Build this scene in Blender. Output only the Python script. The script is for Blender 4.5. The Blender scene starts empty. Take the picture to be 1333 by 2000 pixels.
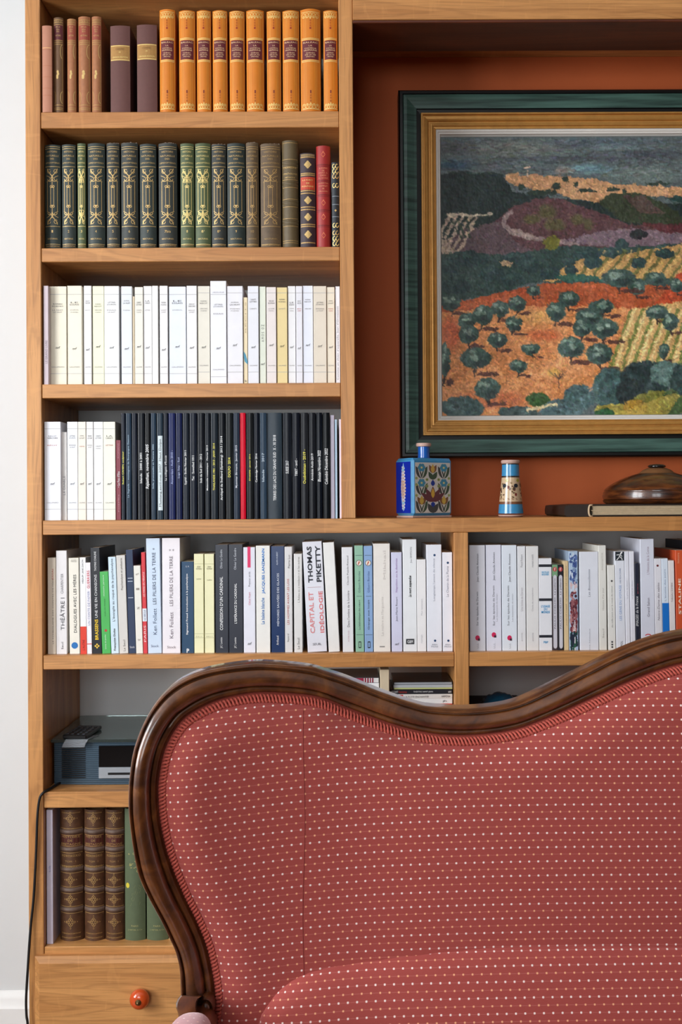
import bpy, bmesh, math, random
import numpy as np
from mathutils import Vector, Matrix

random.seed(7)
scene = bpy.context.scene
col = scene.collection
R = math.radians

# ------------------------------------------------------------------ camera, world, light, exposure
D = 2.2                      # camera to the bookcase front
F = 2037.0                   # focal length in pixels of the 1333 x 2000 frame
CX, CY = 686.0, 966.0        # principal point (a slightly shifted lens)
CAMZ = 1.35
YAW, PITCH, ROLL = R(0.35), R(0.40), R(0.37)
CAM = Vector((0, -D, CAMZ))
fw = Vector((math.sin(YAW) * math.cos(PITCH), math.cos(YAW) * math.cos(PITCH), math.sin(PITCH)))
r0 = Vector((math.cos(YAW), -math.sin(YAW), 0))
u0 = r0.cross(fw)
rt = r0 * math.cos(ROLL) - u0 * math.sin(ROLL)
up = u0 * math.cos(ROLL) + r0 * math.sin(ROLL)
cd = bpy.data.cameras.new('camera')
cd.sensor_fit = 'VERTICAL'
cd.sensor_height = 36
cd.lens = 36 * F / 2000
cd.shift_x = (666.5 - CX) / 2000
cd.shift_y = (CY - 1000) / 2000
cd.clip_start = 0.05
cam = bpy.data.objects.new('camera', cd)
cam.matrix_world = Matrix(((rt.x, up.x, -fw.x, CAM.x), (rt.y, up.y, -fw.y, CAM.y), (rt.z, up.z, -fw.z, CAM.z), (0, 0, 0, 1)))
col.objects.link(cam)
scene.camera = cam

world = bpy.data.worlds.new('world')
scene.world = world
world.use_nodes = True
bg = world.node_tree.nodes['Background']
bg.inputs['Color'].default_value = (0.80, 0.90, 1.0, 1)
bg.inputs['Strength'].default_value = 0.35

scene.view_settings.view_transform = 'Standard'
scene.view_settings.look = 'None'
scene.view_settings.gamma = 1.0
scene.view_settings.use_curve_mapping = False
scene.view_settings.exposure = -0.1

# room box and its windows (daylight comes through them)
XL, XR, YB, YF, ZC = -2.3, 3.6, 0.306, -5.0, 2.9
WIN_L = (-2.75, -1.05, 0.85, 2.65)      # left wall window: y0, y1, z0, z1
WIN_F = (-1.9, -0.1, 0.85, 2.65)          # window in the wall behind the camera: x0, x1, z0, z1


def area(name, loc, rot, sx, sy, power, colr):
    l = bpy.data.lights.new(name, 'AREA')
    l.shape = 'RECTANGLE'
    l.size, l.size_y, l.energy, l.color = sx, sy, power, colr
    o = bpy.data.objects.new(name, l)
    o.location, o.rotation_euler = loc, rot
    col.objects.link(o)


area('daylight_window_one', (XL - 0.22, (WIN_L[0] + WIN_L[1]) / 2, 1.75), (R(90), 0, R(-90)), 1.7, 1.8, 172, (0.93, 0.965, 1.0))
area('daylight_window_two', ((WIN_F[0] + WIN_F[1]) / 2, YF - 0.22, 1.75), (R(90), 0, 0), 1.8, 1.8, 74, (0.93, 0.965, 1.0))


def at(px, py, Y):
    """point of the plane y = Y that the photograph shows at pixel (px, py)"""
    d = fw + rt * ((px - CX) / F) + up * ((CY - py) / F)
    return CAM + d * ((Y + D) / d.y)


def proj(p):
    q = Vector(p) - CAM
    z = q.dot(fw)
    return CX + F * q.dot(rt) / z, CY - F * q.dot(up) / z


# ------------------------------------------------------------------ materials
def lin(c):
    return tuple((v / 12.92 if v <= 0.04045 else ((v + 0.055) / 1.055) ** 2.4) for v in (x / 255 for x in c))


class NT:
    def __init__(s, name):
        s.m = bpy.data.materials.new(name)
        s.m.use_nodes = True
        s.t = s.m.node_tree
        s.b = s.t.nodes['Principled BSDF']

    def n(s, typ, **kw):
        o = s.t.nodes.new(typ)
        for k, v in kw.items():
            if k == 'op':
                o.operation = v
            else:
                o.inputs[k].default_value = v
        return o

    def l(s, a, b):
        s.t.links.new(a, b)

    def math(s, op, a, b=None, c=None):
        o = s.t.nodes.new('ShaderNodeMath')
        o.operation = op
        for i, v in enumerate((a, b, c)):
            if v is None:
                continue
            if isinstance(v, (int, float)):
                o.inputs[i].default_value = v
            else:
                s.l(v, o.inputs[i])
        return o.outputs[0]

    def mix(s, fac, a, b, blend='MIX'):
        o = s.t.nodes.new('ShaderNodeMix')
        o.data_type = 'RGBA'
        o.blend_type = blend
        for sock, v in ((o.inputs[0], fac), (o.inputs[6], a), (o.inputs[7], b)):
            if isinstance(v, (int, float)):
                sock.default_value = v
            elif isinstance(v, tuple):
                sock.default_value = (*v[:3], 1)
            else:
                s.l(v, sock)
        return o.outputs[2]

    def ramp(s, fac, stops):
        o = s.t.nodes.new('ShaderNodeValToRGB')
        e = o.color_ramp.elements
        while len(e) < len(stops):
            e.new(0.5)
        for i, (p, c) in enumerate(stops):
            e[i].position = p
            e[i].color = (*c, 1) if isinstance(c, tuple) else (c, c, c, 1)
        s.l(fac, o.inputs[0])
        return o.outputs[0]

    def noise(s, vec, scale, detail=3, rough=0.55, dist=0.0):
        o = s.n('ShaderNodeTexNoise', Scale=scale, Detail=detail, Roughness=rough, Distortion=dist)
        s.l(vec, o.inputs['Vector'])
        return o.outputs['Fac']

    def coord(s, which='Object', scale=(1, 1, 1), rot=(0, 0, 0), rnd=0.0):
        tc = s.t.nodes.new('ShaderNodeTexCoord')
        out = tc.outputs[which]
        if rnd:
            oi = s.t.nodes.new('ShaderNodeObjectInfo')
            va = s.t.nodes.new('ShaderNodeVectorMath')
            va.operation = 'ADD'
            cmb = s.t.nodes.new('ShaderNodeCombineXYZ')
            for i in range(3):
                s.l(s.math('MULTIPLY', oi.outputs['Random'], rnd * (i + 1)), cmb.inputs[i])
            s.l(out, va.inputs[0])
            s.l(cmb.outputs[0], va.inputs[1])
            out = va.outputs[0]
        mp = s.n('ShaderNodeMapping')
        mp.inputs['Scale'].default_value = scale
        mp.inputs['Rotation'].default_value = rot
        s.l(out, mp.inputs['Vector'])
        return mp.outputs[0]

    def bump(s, h, strength=0.2, dist=0.001):
        o = s.n('ShaderNodeBump', Strength=strength, Distance=dist)
        s.l(h, o.inputs['Height'])
        s.l(o.outputs[0], s.b.inputs['Normal'])

    def set(s, **kw):
        for k, v in kw.items():
            s.b.inputs[k.replace('_', ' ')].default_value = (*v, 1) if isinstance(v, tuple) else v
        return s.m


MATS = {}


def mat(c, rough=0.5, var=0.08, scale=60, bump=0.0, metal=0.0, coat=0.0, spec=0.5, name=None):
    """plain procedural material: a colour with fine mottling"""
    key = (c, rough, var, scale, bump, metal, coat, spec)
    if key in MATS:
        return MATS[key]
    t = NT(name or 'mat_%02x%02x%02x' % c)
    b = lin(c)
    v = t.coord(rnd=3.0)
    f = t.noise(v, scale, 4)
    t.l(t.mix(f, tuple(x * (1 - var) for x in b), tuple(min(1, x * (1 + var)) for x in b)), t.b.inputs['Base Color'])
    if bump:
        t.bump(t.noise(v, scale * 6, 3), bump, 0.0006)
    t.set(Roughness=rough, Metallic=metal, Coat_Weight=coat)
    t.b.inputs['Specular IOR Level'].default_value = spec
    MATS[key] = t.m
    return t.m


def oak(axis, light=(212, 152, 90), dark=(172, 112, 58), name='oak'):
    """oak with the grain along axis (0 x, 1 y, 2 z)"""
    t = NT(name)
    sc = [14.0, 14.0, 14.0]
    sc[axis] = 1.0
    v = t.coord(scale=tuple(sc), rnd=9.0)
    big = t.noise(v, 1.3, 3, 0.5, 0.8)
    rings = t.math('MULTIPLY', big, 34.0)
    rings = t.math('SINE', rings)
    rings = t.math('POWER', t.math('ABSOLUTE', rings), 6.0)
    base = t.ramp(big, [(0.3, lin(dark)), (0.5, tuple((a + b) / 2 for a, b in zip(lin(light), lin(dark)))), (0.68, lin(light))])
    sc2 = [420.0, 420.0, 420.0]
    sc2[axis] = 14.0
    pores = t.noise(t.coord(scale=tuple(sc2), rnd=5.0), 1.0, 2)
    pmask = t.ramp(pores, [(0.50, 0.0), (0.66, 1.0)])
    c = t.mix(t.math('MULTIPLY', rings, 0.30), base, tuple(x * 0.55 for x in lin(dark)))
    c = t.mix(t.math('MULTIPLY', pmask, 0.30), c, tuple(x * 0.62 for x in lin(dark)))
    sc3 = [9.0, 9.0, 9.0]
    sc3[axis] = 42.0
    ray = t.noise(t.coord(scale=tuple(sc3), rot=(0.35, 0.35, 0.35), rnd=4.0), 1.0, 2, 0.5, 1.2)
    rmask = t.ramp(ray, [(0.60, 0.0), (0.68, 1.0)])
    c = t.mix(t.math('MULTIPLY', rmask, 0.13), c, tuple(min(1, x * 1.25) for x in lin(light)))
    t.l(c, t.b.inputs['Base Color'])
    t.bump(t.math('ADD', pores, t.math('MULTIPLY', big, 0.5)), 0.12, 0.0006)
    t.set(Roughness=0.42, Coat_Weight=0.12, Coat_Roughness=0.3)
    return t.m


OAK_X, OAK_Y, OAK_Z = oak(0, name='oak_along_x'), oak(1, name='oak_along_y'), oak(2, name='oak_along_z')


# ------------------------------------------------------------------ mesh helpers
def tag(o, label=None, cat=None, group=None, kind=None):
    for k, v in (('label', label), ('category', cat), ('group', group), ('kind', kind)):
        if v:
            o[k] = v
    return o


def empty(name, loc, label, cat, group=None, rot=(0, 0, 0)):
    o = bpy.data.objects.new(name, None)
    o.location, o.rotation_euler = loc, rot
    o.empty_display_size = 0.02
    col.objects.link(o)
    return tag(o, label, cat, group)


def root_of(o):
    while o.parent:
        o = o.parent
    return o


def mesh(name, V, Fc, m, parent=None, smooth=False, local=False, base=None):
    """V in world space unless local; children keep the origin of their root"""
    V = [tuple(v) for v in V]
    if not local:
        if parent:
            L = root_of(parent).location
        else:
            if base is None:
                a = np.array(V)
                base = ((a[:, 0].min() + a[:, 0].max()) / 2, (a[:, 1].min() + a[:, 1].max()) / 2, a[:, 2].min())
            L = Vector(base)
        V = [(v[0] - L[0], v[1] - L[1], v[2] - L[2]) for v in V]
    me = bpy.data.meshes.new(name)
    me.from_pydata(V, [], [tuple(f) for f in Fc])
    if smooth:
        me.polygons.foreach_set('use_smooth', [True] * len(me.polygons))
    if m:
        me.materials.append(m)
    me.update()
    o = bpy.data.objects.new(name, me)
    if parent:
        o.parent = parent
    elif not local:
        o.location = L
    col.objects.link(o)
    return o


def flat_angle(o, ang=40):
    """sharp edges above ang degrees on a smooth mesh"""
    bm = bmesh.new()
    bm.from_mesh(o.data)
    bmesh.ops.recalc_face_normals(bm, faces=bm.faces)
    for e in bm.edges:
        e.smooth = not (len(e.link_faces) == 2 and e.calc_face_angle(0) > R(ang))
    for f in bm.faces:
        f.smooth = True
    bm.to_mesh(o.data)
    bm.free()
    return o


class G:
    """collects geometry"""

    def __init__(s):
        s.V, s.F = [], []

    def add(s, V, Fc):
        k = len(s.V)
        s.V += [tuple(v) for v in V]
        s.F += [tuple(i + k for i in f) for f in Fc]
        return s

    def box(s, x0, x1, y0, y1, z0, z1, c=0.0008):
        """chamfered box"""
        c = min(c, (x1 - x0) * .3, (y1 - y0) * .3, (z1 - z0) * .3)
        V, idx = [], {}
        X, Y, Z = (x0, x1), (y0, y1), (z0, z1)
        for i in (0, 1):
            for j in (0, 1):
                for k in (0, 1):
                    sx, sy, sz = (1 - 2 * i) * c, (1 - 2 * j) * c, (1 - 2 * k) * c
                    for a, p in enumerate(((X[i], Y[j] + sy, Z[k] + sz), (X[i] + sx, Y[j], Z[k] + sz), (X[i] + sx, Y[j] + sy, Z[k]))):
                        idx[(i, j, k, a)] = len(V)
                        V.append(p)
        g = lambda i, j, k, a: idx[(i, j, k, a)]
        Fc = []
        for i in (0, 1):
            q = [g(i, 0, 0, 0), g(i, 1, 0, 0), g(i, 1, 1, 0), g(i, 0, 1, 0)]
            Fc.append(q if i else q[::-1])
            q = [g(0, i, 0, 1), g(1, i, 0, 1), g(1, i, 1, 1), g(0, i, 1, 1)]
            Fc.append(q[::-1] if i else q)
            q = [g(0, 0, i, 2), g(1, 0, i, 2), g(1, 1, i, 2), g(0, 1, i, 2)]
            Fc.append(q if i else q[::-1])
        for a in (0, 1):
            for b in (0, 1):
                Fc.append([g(a, b, 0, 0), g(a, b, 0, 1), g(a, b, 1, 1), g(a, b, 1, 0)])
                Fc.append([g(a, 0, b, 0), g(a, 0, b, 2), g(a, 1, b, 2), g(a, 1, b, 0)])
                Fc.append([g(0, a, b, 1), g(0, a, b, 2), g(1, a, b, 2), g(1, a, b, 1)])
        for i in (0, 1):
            for j in (0, 1):
                for k in (0, 1):
                    Fc.append([g(i, j, k, 0), g(i, j, k, 1), g(i, j, k, 2)])
        return s.add(V, Fc)

    def lathe(s, prof, cx, cy, cz, n=40):
        """prof: (r, z) from bottom to top"""
        V, Fc = [], []
        m = len(prof)
        for r_, z in prof:
            for k in range(n):
                a = 2 * math.pi * k / n
                V.append((cx + r_ * math.cos(a), cy + r_ * math.sin(a), cz + z))
        for i in range(m - 1):
            for k in range(n):
                Fc.append((i * n + k, i * n + (k + 1) % n, (i + 1) * n + (k + 1) % n, (i + 1) * n + k))
        Fc.append(tuple(range(n))[::-1])
        Fc.append(tuple((m - 1) * n + k for k in range(n)))
        return s.add(V, Fc)

    def tube(s, P, r_, n=8, cap=True):
        """round tube along points P; r_ a number or a list"""
        P = [Vector(p) for p in P]
        V, Fc = [], []
        prev = None
        for i, p in enumerate(P):
            t = (P[min(i + 1, len(P) - 1)] - P[max(i - 1, 0)]).normalized()
            if prev is None:
                a = t.orthogonal().normalized()
            else:
                a = (prev - t * prev.dot(t)).normalized()
            prev = a
            b = t.cross(a)
            rr = r_[i] if isinstance(r_, (list, tuple)) else r_
            for k in range(n):
                an = 2 * math.pi * k / n
                V.append(p + a * (rr * math.cos(an)) + b * (rr * math.sin(an)))
        for i in range(len(P) - 1):
            for k in range(n):
                Fc.append((i * n + k, i * n + (k + 1) % n, (i + 1) * n + (k + 1) % n, (i + 1) * n + k))
        if cap:
            Fc.append(tuple(range(n))[::-1])
            Fc.append(tuple((len(P) - 1) * n + k for k in range(n)))
        return s.add(V, Fc)

    def prism(s, poly, y0, y1):
        """polygon of (x, z) extruded from y0 to y1"""
        n = len(poly)
        V = [(x, y0, z) for x, z in poly] + [(x, y1, z) for x, z in poly]
        Fc = [tuple(range(n)), tuple(range(2 * n - 1, n - 1, -1))]
        Fc += [(i, (i + 1) % n, n + (i + 1) % n, n + i) for i in range(n)]
        return s.add(V, Fc)

    def build(s, name, m, parent=None, smooth=False, ang=None, local=False, base=None):
        o = mesh(name, s.V, s.F, m, parent, smooth, local, base)
        if ang:
            flat_angle(o, ang)
        return o


def catmull(P, n=10):
    P = [np.array(p, float) for p in P]
    out = []
    for i in range(len(P) - 1):
        p0, p1, p2, p3 = P[max(i - 1, 0)], P[i], P[i + 1], P[min(i + 2, len(P) - 1)]
        for k in range(n):
            t = k / n
            out.append(0.5 * ((2 * p1) + (p2 - p0) * t + (2 * p0 - 5 * p1 + 4 * p2 - p3) * t * t + (3 * p1 - p0 - 3 * p2 + p3) * t ** 3))
    out.append(P[-1])
    return np.array(out)


def resample(P, n):
    P = np.array(P, float)
    d = np.r_[0, np.cumsum(np.linalg.norm(np.diff(P, axis=0), axis=1))]
    s = np.linspace(0, d[-1], n)
    return np.stack([np.interp(s, d, P[:, k]) for k in range(P.shape[1])], 1)


# ------------------------------------------------------------------ the room
WALL = mat((220, 222, 222), 0.9, 0.02, 8, 0.05, name='white_wall_paint')
WALL_B = mat((104, 92, 82), 0.9, 0.03, 8, 0.05, name='taupe_wall_paint')
g = G().box(XL - .15, XR + .15, YB, YB + .15, 0, ZC, 0)
tag(g.build('wall_back', WALL), kind='structure')
g = G()
for a in ((XL - .15, XL, YF, WIN_L[0], 0, ZC), (XL - .15, XL, WIN_L[1], YB, 0, ZC), (XL - .15, XL, WIN_L[0], WIN_L[1], 0, WIN_L[2]), (XL - .15, XL, WIN_L[0], WIN_L[1], WIN_L[3], ZC)):
    g.box(*a, 0)
tag(g.build('wall_left', WALL), kind='structure')
g = G()
for a in ((XL - .15, WIN_F[0], YF - .15, YF, 0, ZC), (WIN_F[1], XR + .15, YF - .15, YF, 0, ZC), (WIN_F[0], WIN_F[1], YF - .15, YF, 0, WIN_F[2]), (WIN_F[0], WIN_F[1], YF - .15, YF, WIN_F[3], ZC)):
    g.box(*a, 0)
tag(g.build('wall_front', WALL_B), kind='structure')
tag(G().box(XR, XR + .15, YF, YB, 0, ZC, 0).build('wall_right', WALL_B), kind='structure')
tag(G().box(XL - .15, XR + .15, YF - .15, YB + .15, ZC, ZC + .1, 0).build('ceiling', WALL), kind='structure')
t = NT('oak_parquet')
v = t.coord(scale=(9, 0.9, 1))
br = t.n('ShaderNodeTexBrick', Scale=1.0)
t.l(v, br.inputs['Vector'])
for nm, c in (('Color1', (110, 76, 48)), ('Color2', (94, 62, 38)), ('Mortar', (70, 45, 26))):
    br.inputs[nm].default_value = (*lin(c), 1)
br.inputs['Mortar Size'].default_value = 0.006
t.l(br.outputs['Color'], t.b.inputs['Base Color'])
t.set(Roughness=0.4)
tag(G().box(XL - .15, XR + .15, YF - .15, YB + .15, -.1, 0, 0).build('floor', t.m), kind='structure')
WHITE_WOOD = mat((240, 240, 238), 0.4, 0.02, 10, name='white_gloss_paint')


def window(name, fn):
    g = G()
    for a in fn:
        g.box(*a, .004)
    tag(g.build(name, WHITE_WOOD), kind='structure')


y0, y1, z0, z1 = WIN_L
ym = (y0 + y1) / 2
X0, X1 = XL - .11, XL - .05
window('window_1', [(X0, X1, y0, y0 + .06, z0, z1), (X0, X1, y1 - .06, y1, z0, z1), (X0, X1, ym - .06, ym + .06, z0, z1),
                    (X0, X1, y0 + .06, y1 - .06, z0, z0 + .08), (X0, X1, y0 + .06, y1 - .06, z1 - .06, z1), (X0 + .01, X1 - .01, y0 + .06, y1 - .06, 1.42, 1.45), (X0 + .01, X1 - .01, y0 + .06, y1 - .06, 2.02, 2.05)])
x0, x1, z0, z1 = WIN_F
xm = (x0 + x1) / 2
Y0, Y1 = YF - .11, YF - .05
window('window_2', [(x0, x0 + .06, Y0, Y1, z0, z1), (x1 - .06, x1, Y0, Y1, z0, z1), (xm - .06, xm + .06, Y0, Y1, z0, z1),
                    (x0 + .06, x1 - .06, Y0, Y1, z0, z0 + .08), (x0 + .06, x1 - .06, Y0, Y1, z1 - .06, z1)])
# skirting on the back wall beside the bookcase
XC0 = at(51.5, 700, 0).x                 # outer left of the bookcase
zt = at(20, 1953, YB - .015).z
g = G().prism([(YB, 0), (YB - .018, 0), (YB - .018, zt - .02), (YB - .013, zt - .012), (YB - .012, zt), (YB - .006, zt + .012), (YB, zt + .016)], XL, XC0 - .002)
g.V = [(y, x, z) for x, y, z in g.V]
tag(g.build('baseboard_back', WHITE_WOOD, ang=30), kind='structure')

# ------------------------------------------------------------------ the bookcase
XC1 = at(81, 700, 0).x                   # inner side of the left panel
DL, DR = at(664.5, 500, 0).x, at(692, 500, 0).x
D2L, D2R = at(888, 1180, 0).x, at(916, 1180, 0).x
XE = 1.62                                # right end
zz = lambda py, px=370: at(px, py, 0).z
S1, S2, S3, S4, S5, S6, S7 = (zz(217.5), zz(249)), (zz(483), zz(510)), (zz(749), zz(776)), (zz(1015), zz(1043)), (zz(1278.5), zz(1306)), (zz(1547, 160), zz(1578, 160)), (zz(1849, 200), zz(1880, 200))
ZTOP0 = zz(-3)
ZTOP = ZTOP0 + .10
BACK = YB - .002
bc = empty('bookcase', ((XC0 + XE) / 2, .15, 0), 'tall fitted oak bookcase filling the wall behind the sofa', 'bookcase')


def board(name, a, m, c=.0012, parent=bc):
    return G().box(*a, c).build(name, m, parent)


e = .0006
board('side_panel', (XC0, XC1, 0, BACK, 0, ZTOP), OAK_Z)
board('side_panel', (XE, XE + .032, 0, BACK, 0, ZTOP), OAK_Z)
board('divider', (DL, DR, 0, BACK, S4[0] + e, ZTOP0 - e), OAK_Z)
board('divider', (D2L, D2R, 0, BACK, S7[0] + e, S4[1] - e), OAK_Z)
board('top_board', (XC1 + e, XE - e, 0.0, BACK, ZTOP0, ZTOP), OAK_X)
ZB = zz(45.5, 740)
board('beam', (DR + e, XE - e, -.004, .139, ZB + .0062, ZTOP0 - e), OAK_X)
tag(board('soffit', (DR + e, XE - e, -.002, .139, ZB, ZB + .006), oak(0, (104, 48, 22), (70, 28, 12), 'dark_red_oak')), 'dark red-brown board under the beam')  # thin board added below the beam, darker and redder than the other oak
for (z1, z0), (xa, xb) in ((S1, (XC1, DL)), (S2, (XC1, DL)), (S3, (XC1, DL)), (S4, (XC1, XE)), (S5, (XC1, D2L)), (S5, (D2R, XE)), (S6, (XC1, D2L)), (S7, (XC1, XE))):
    board('shelf', (xa + e, xb - e, .0015, BACK, z0, z1), OAK_X)
board('rail', (XC1 + e, XE - e, .004, .024, zz(1905, 200), S7[1] - e), OAK_X)
board('bottom_board', (XC1 + e, XE - e, .004, BACK, .07, .09), OAK_X)
board('plinth', (XC1 + e, XE - e, .02, .04, 0, .069), OAK_X)
# orange painted back of the niche
ORANGE = mat((184, 88, 40), 0.75, 0.03, 14, 0.06, name='burnt_orange_paint')
tag(board('back_panel', (DR + e, XE - e, BACK - .008, BACK, S4[0] + e, ZTOP0 - e), ORANGE, 0), 'burnt orange painted back of the picture niche')
# drawer front with bevelled edge and ceramic knob
dx0, dx1 = at(65.5, 1930, -.02).x, at(470, 1930, -.02).x
dz1, dz0 = at(200, 1867, -.012).z, .09
b = .012
g = G()
V = []
for ins, y in ((0, .003), (0, -.010), (b, -.020)):
    V += [(dx0 + ins, y, dz0 + ins), (dx1 - ins, y, dz0 + ins), (dx1 - ins, y, dz1 - ins), (dx0 + ins, y, dz1 - ins)]
Fc = [(3, 2, 1, 0), (8, 9, 10, 11)]
for r_ in (0, 4):
    Fc += [(r_ + i, r_ + (i + 1) % 4, r_ + 4 + (i + 1) % 4, r_ + 4 + i) for i in range(4)]
drawer = g.add(V, Fc).build('drawer', OAK_X, bc)
for k in range(1, 4):
    w = dx1 - dx0 + .006
    V2 = [(x + k * w, y, z) for x, y, z in V]
    mesh('drawer', V2, Fc, OAK_X, bc)
kc = at(271, 1956, -.045)
KNOB = mat((206, 78, 30), 0.15, 0.10, 90, coat=0.6, name='orange_glazed_ceramic')
BRASS = mat((130, 105, 70), 0.35, 0.1, 200, metal=0.9, name='aged_brass')


def lathe_y(g, prof, cx, cz, n=32):
    """revolve (radius, y) about the y axis"""
    h = G().lathe([(r_, -y) for r_, y in prof], 0, 0, 0, n)
    return g.add([(cx + x, -z, cz + y) for x, y, z in h.V], h.F)


knob = lathe_y(G(), [(.004, -.018), (.010, -.020), (.010, -.022), (.018, -.026), (.0205, -.034), (.020, -.040), (.016, -.046), (.010, -.0495), (.004, -.050)], kc.x, kc.z).build('knob', KNOB, drawer, smooth=True)
lathe_y(G(), [(.013, -.020), (.013, -.0225), (.010, -.024)], kc.x, kc.z).build('knob_plate', BRASS, drawer, smooth=True)
lathe_y(G(), [(.0062, -.0485), (.0062, -.051), (.004, -.052), (.0034, -.055), (.0012, -.0565)], kc.x, kc.z, 20).build('knob_screw', BRASS, drawer, smooth=True)

# ------------------------------------------------------------------ books
TEXT = {}


def text_mesh(s, shear=0.0, bold=0.0):
    key = (s, shear, bold)
    if key not in TEXT:
        c = bpy.data.curves.new('lettering', 'FONT')
        c.body, c.resolution_u, c.shear, c.offset = s, 2, shear, bold
        c.space_line = 0.9
        c.align_x = 'CENTER'
        o = bpy.data.objects.new('lettering', c)
        m = o.to_mesh()
        n = len(m.vertices)
        a = np.zeros(n * 3)
        m.vertices.foreach_get('co', a)
        a = a.reshape(-1, 3)[:, :2]
        f = [tuple(p.vertices) for p in m.polygons]
        o.to_mesh_clear()
        bpy.data.objects.remove(o)
        bpy.data.curves.remove(c)
        if n:
            lo, hi = a.min(0), a.max(0)
            a = (a - (lo + hi) / 2) / np.maximum(hi - lo, 1e-6)
        TEXT[key] = (a, f)
    return TEXT[key]


def ribbon(P, w):
    """quad strip of width w along 2D points"""
    P = np.array(P, float)
    t = np.gradient(P, axis=0)
    t /= np.maximum(np.linalg.norm(t, axis=1, keepdims=True), 1e-9)
    n = np.stack([-t[:, 1], t[:, 0]], 1) * (w / 2)
    V = np.concatenate([P + n, P - n])
    k = len(P)
    return V, [(i, i + 1, k + i + 1, k + i) for i in range(k - 1)]


def arc(cx, cy, rx, ry, a0, a1, n=9):
    return [(cx + rx * math.cos(R(a0 + (a1 - a0) * i / (n - 1))), cy + ry * math.sin(R(a0 + (a1 - a0) * i / (n - 1)))) for i in range(n)]


ONES = 'zeroth first second third fourth fifth sixth seventh eighth ninth tenth eleventh twelfth thirteenth fourteenth fifteenth sixteenth seventeenth eighteenth nineteenth'.split()


def nth(n):
    if n < 20:
        return ONES[n]
    t = {2: 'twent', 3: 'thirt', 4: 'fort', 5: 'fift'}[n // 10]
    return t + 'ieth' if n % 10 == 0 else t + 'y-' + ONES[n % 10]


PAGES = mat((226, 216, 194), 0.9, 0.10, 300, name='paper_page_edges')
PAGES_OLD = mat((150, 122, 84), 0.9, 0.2, 300, name='aged_page_edges')
BOOKS = []


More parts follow.
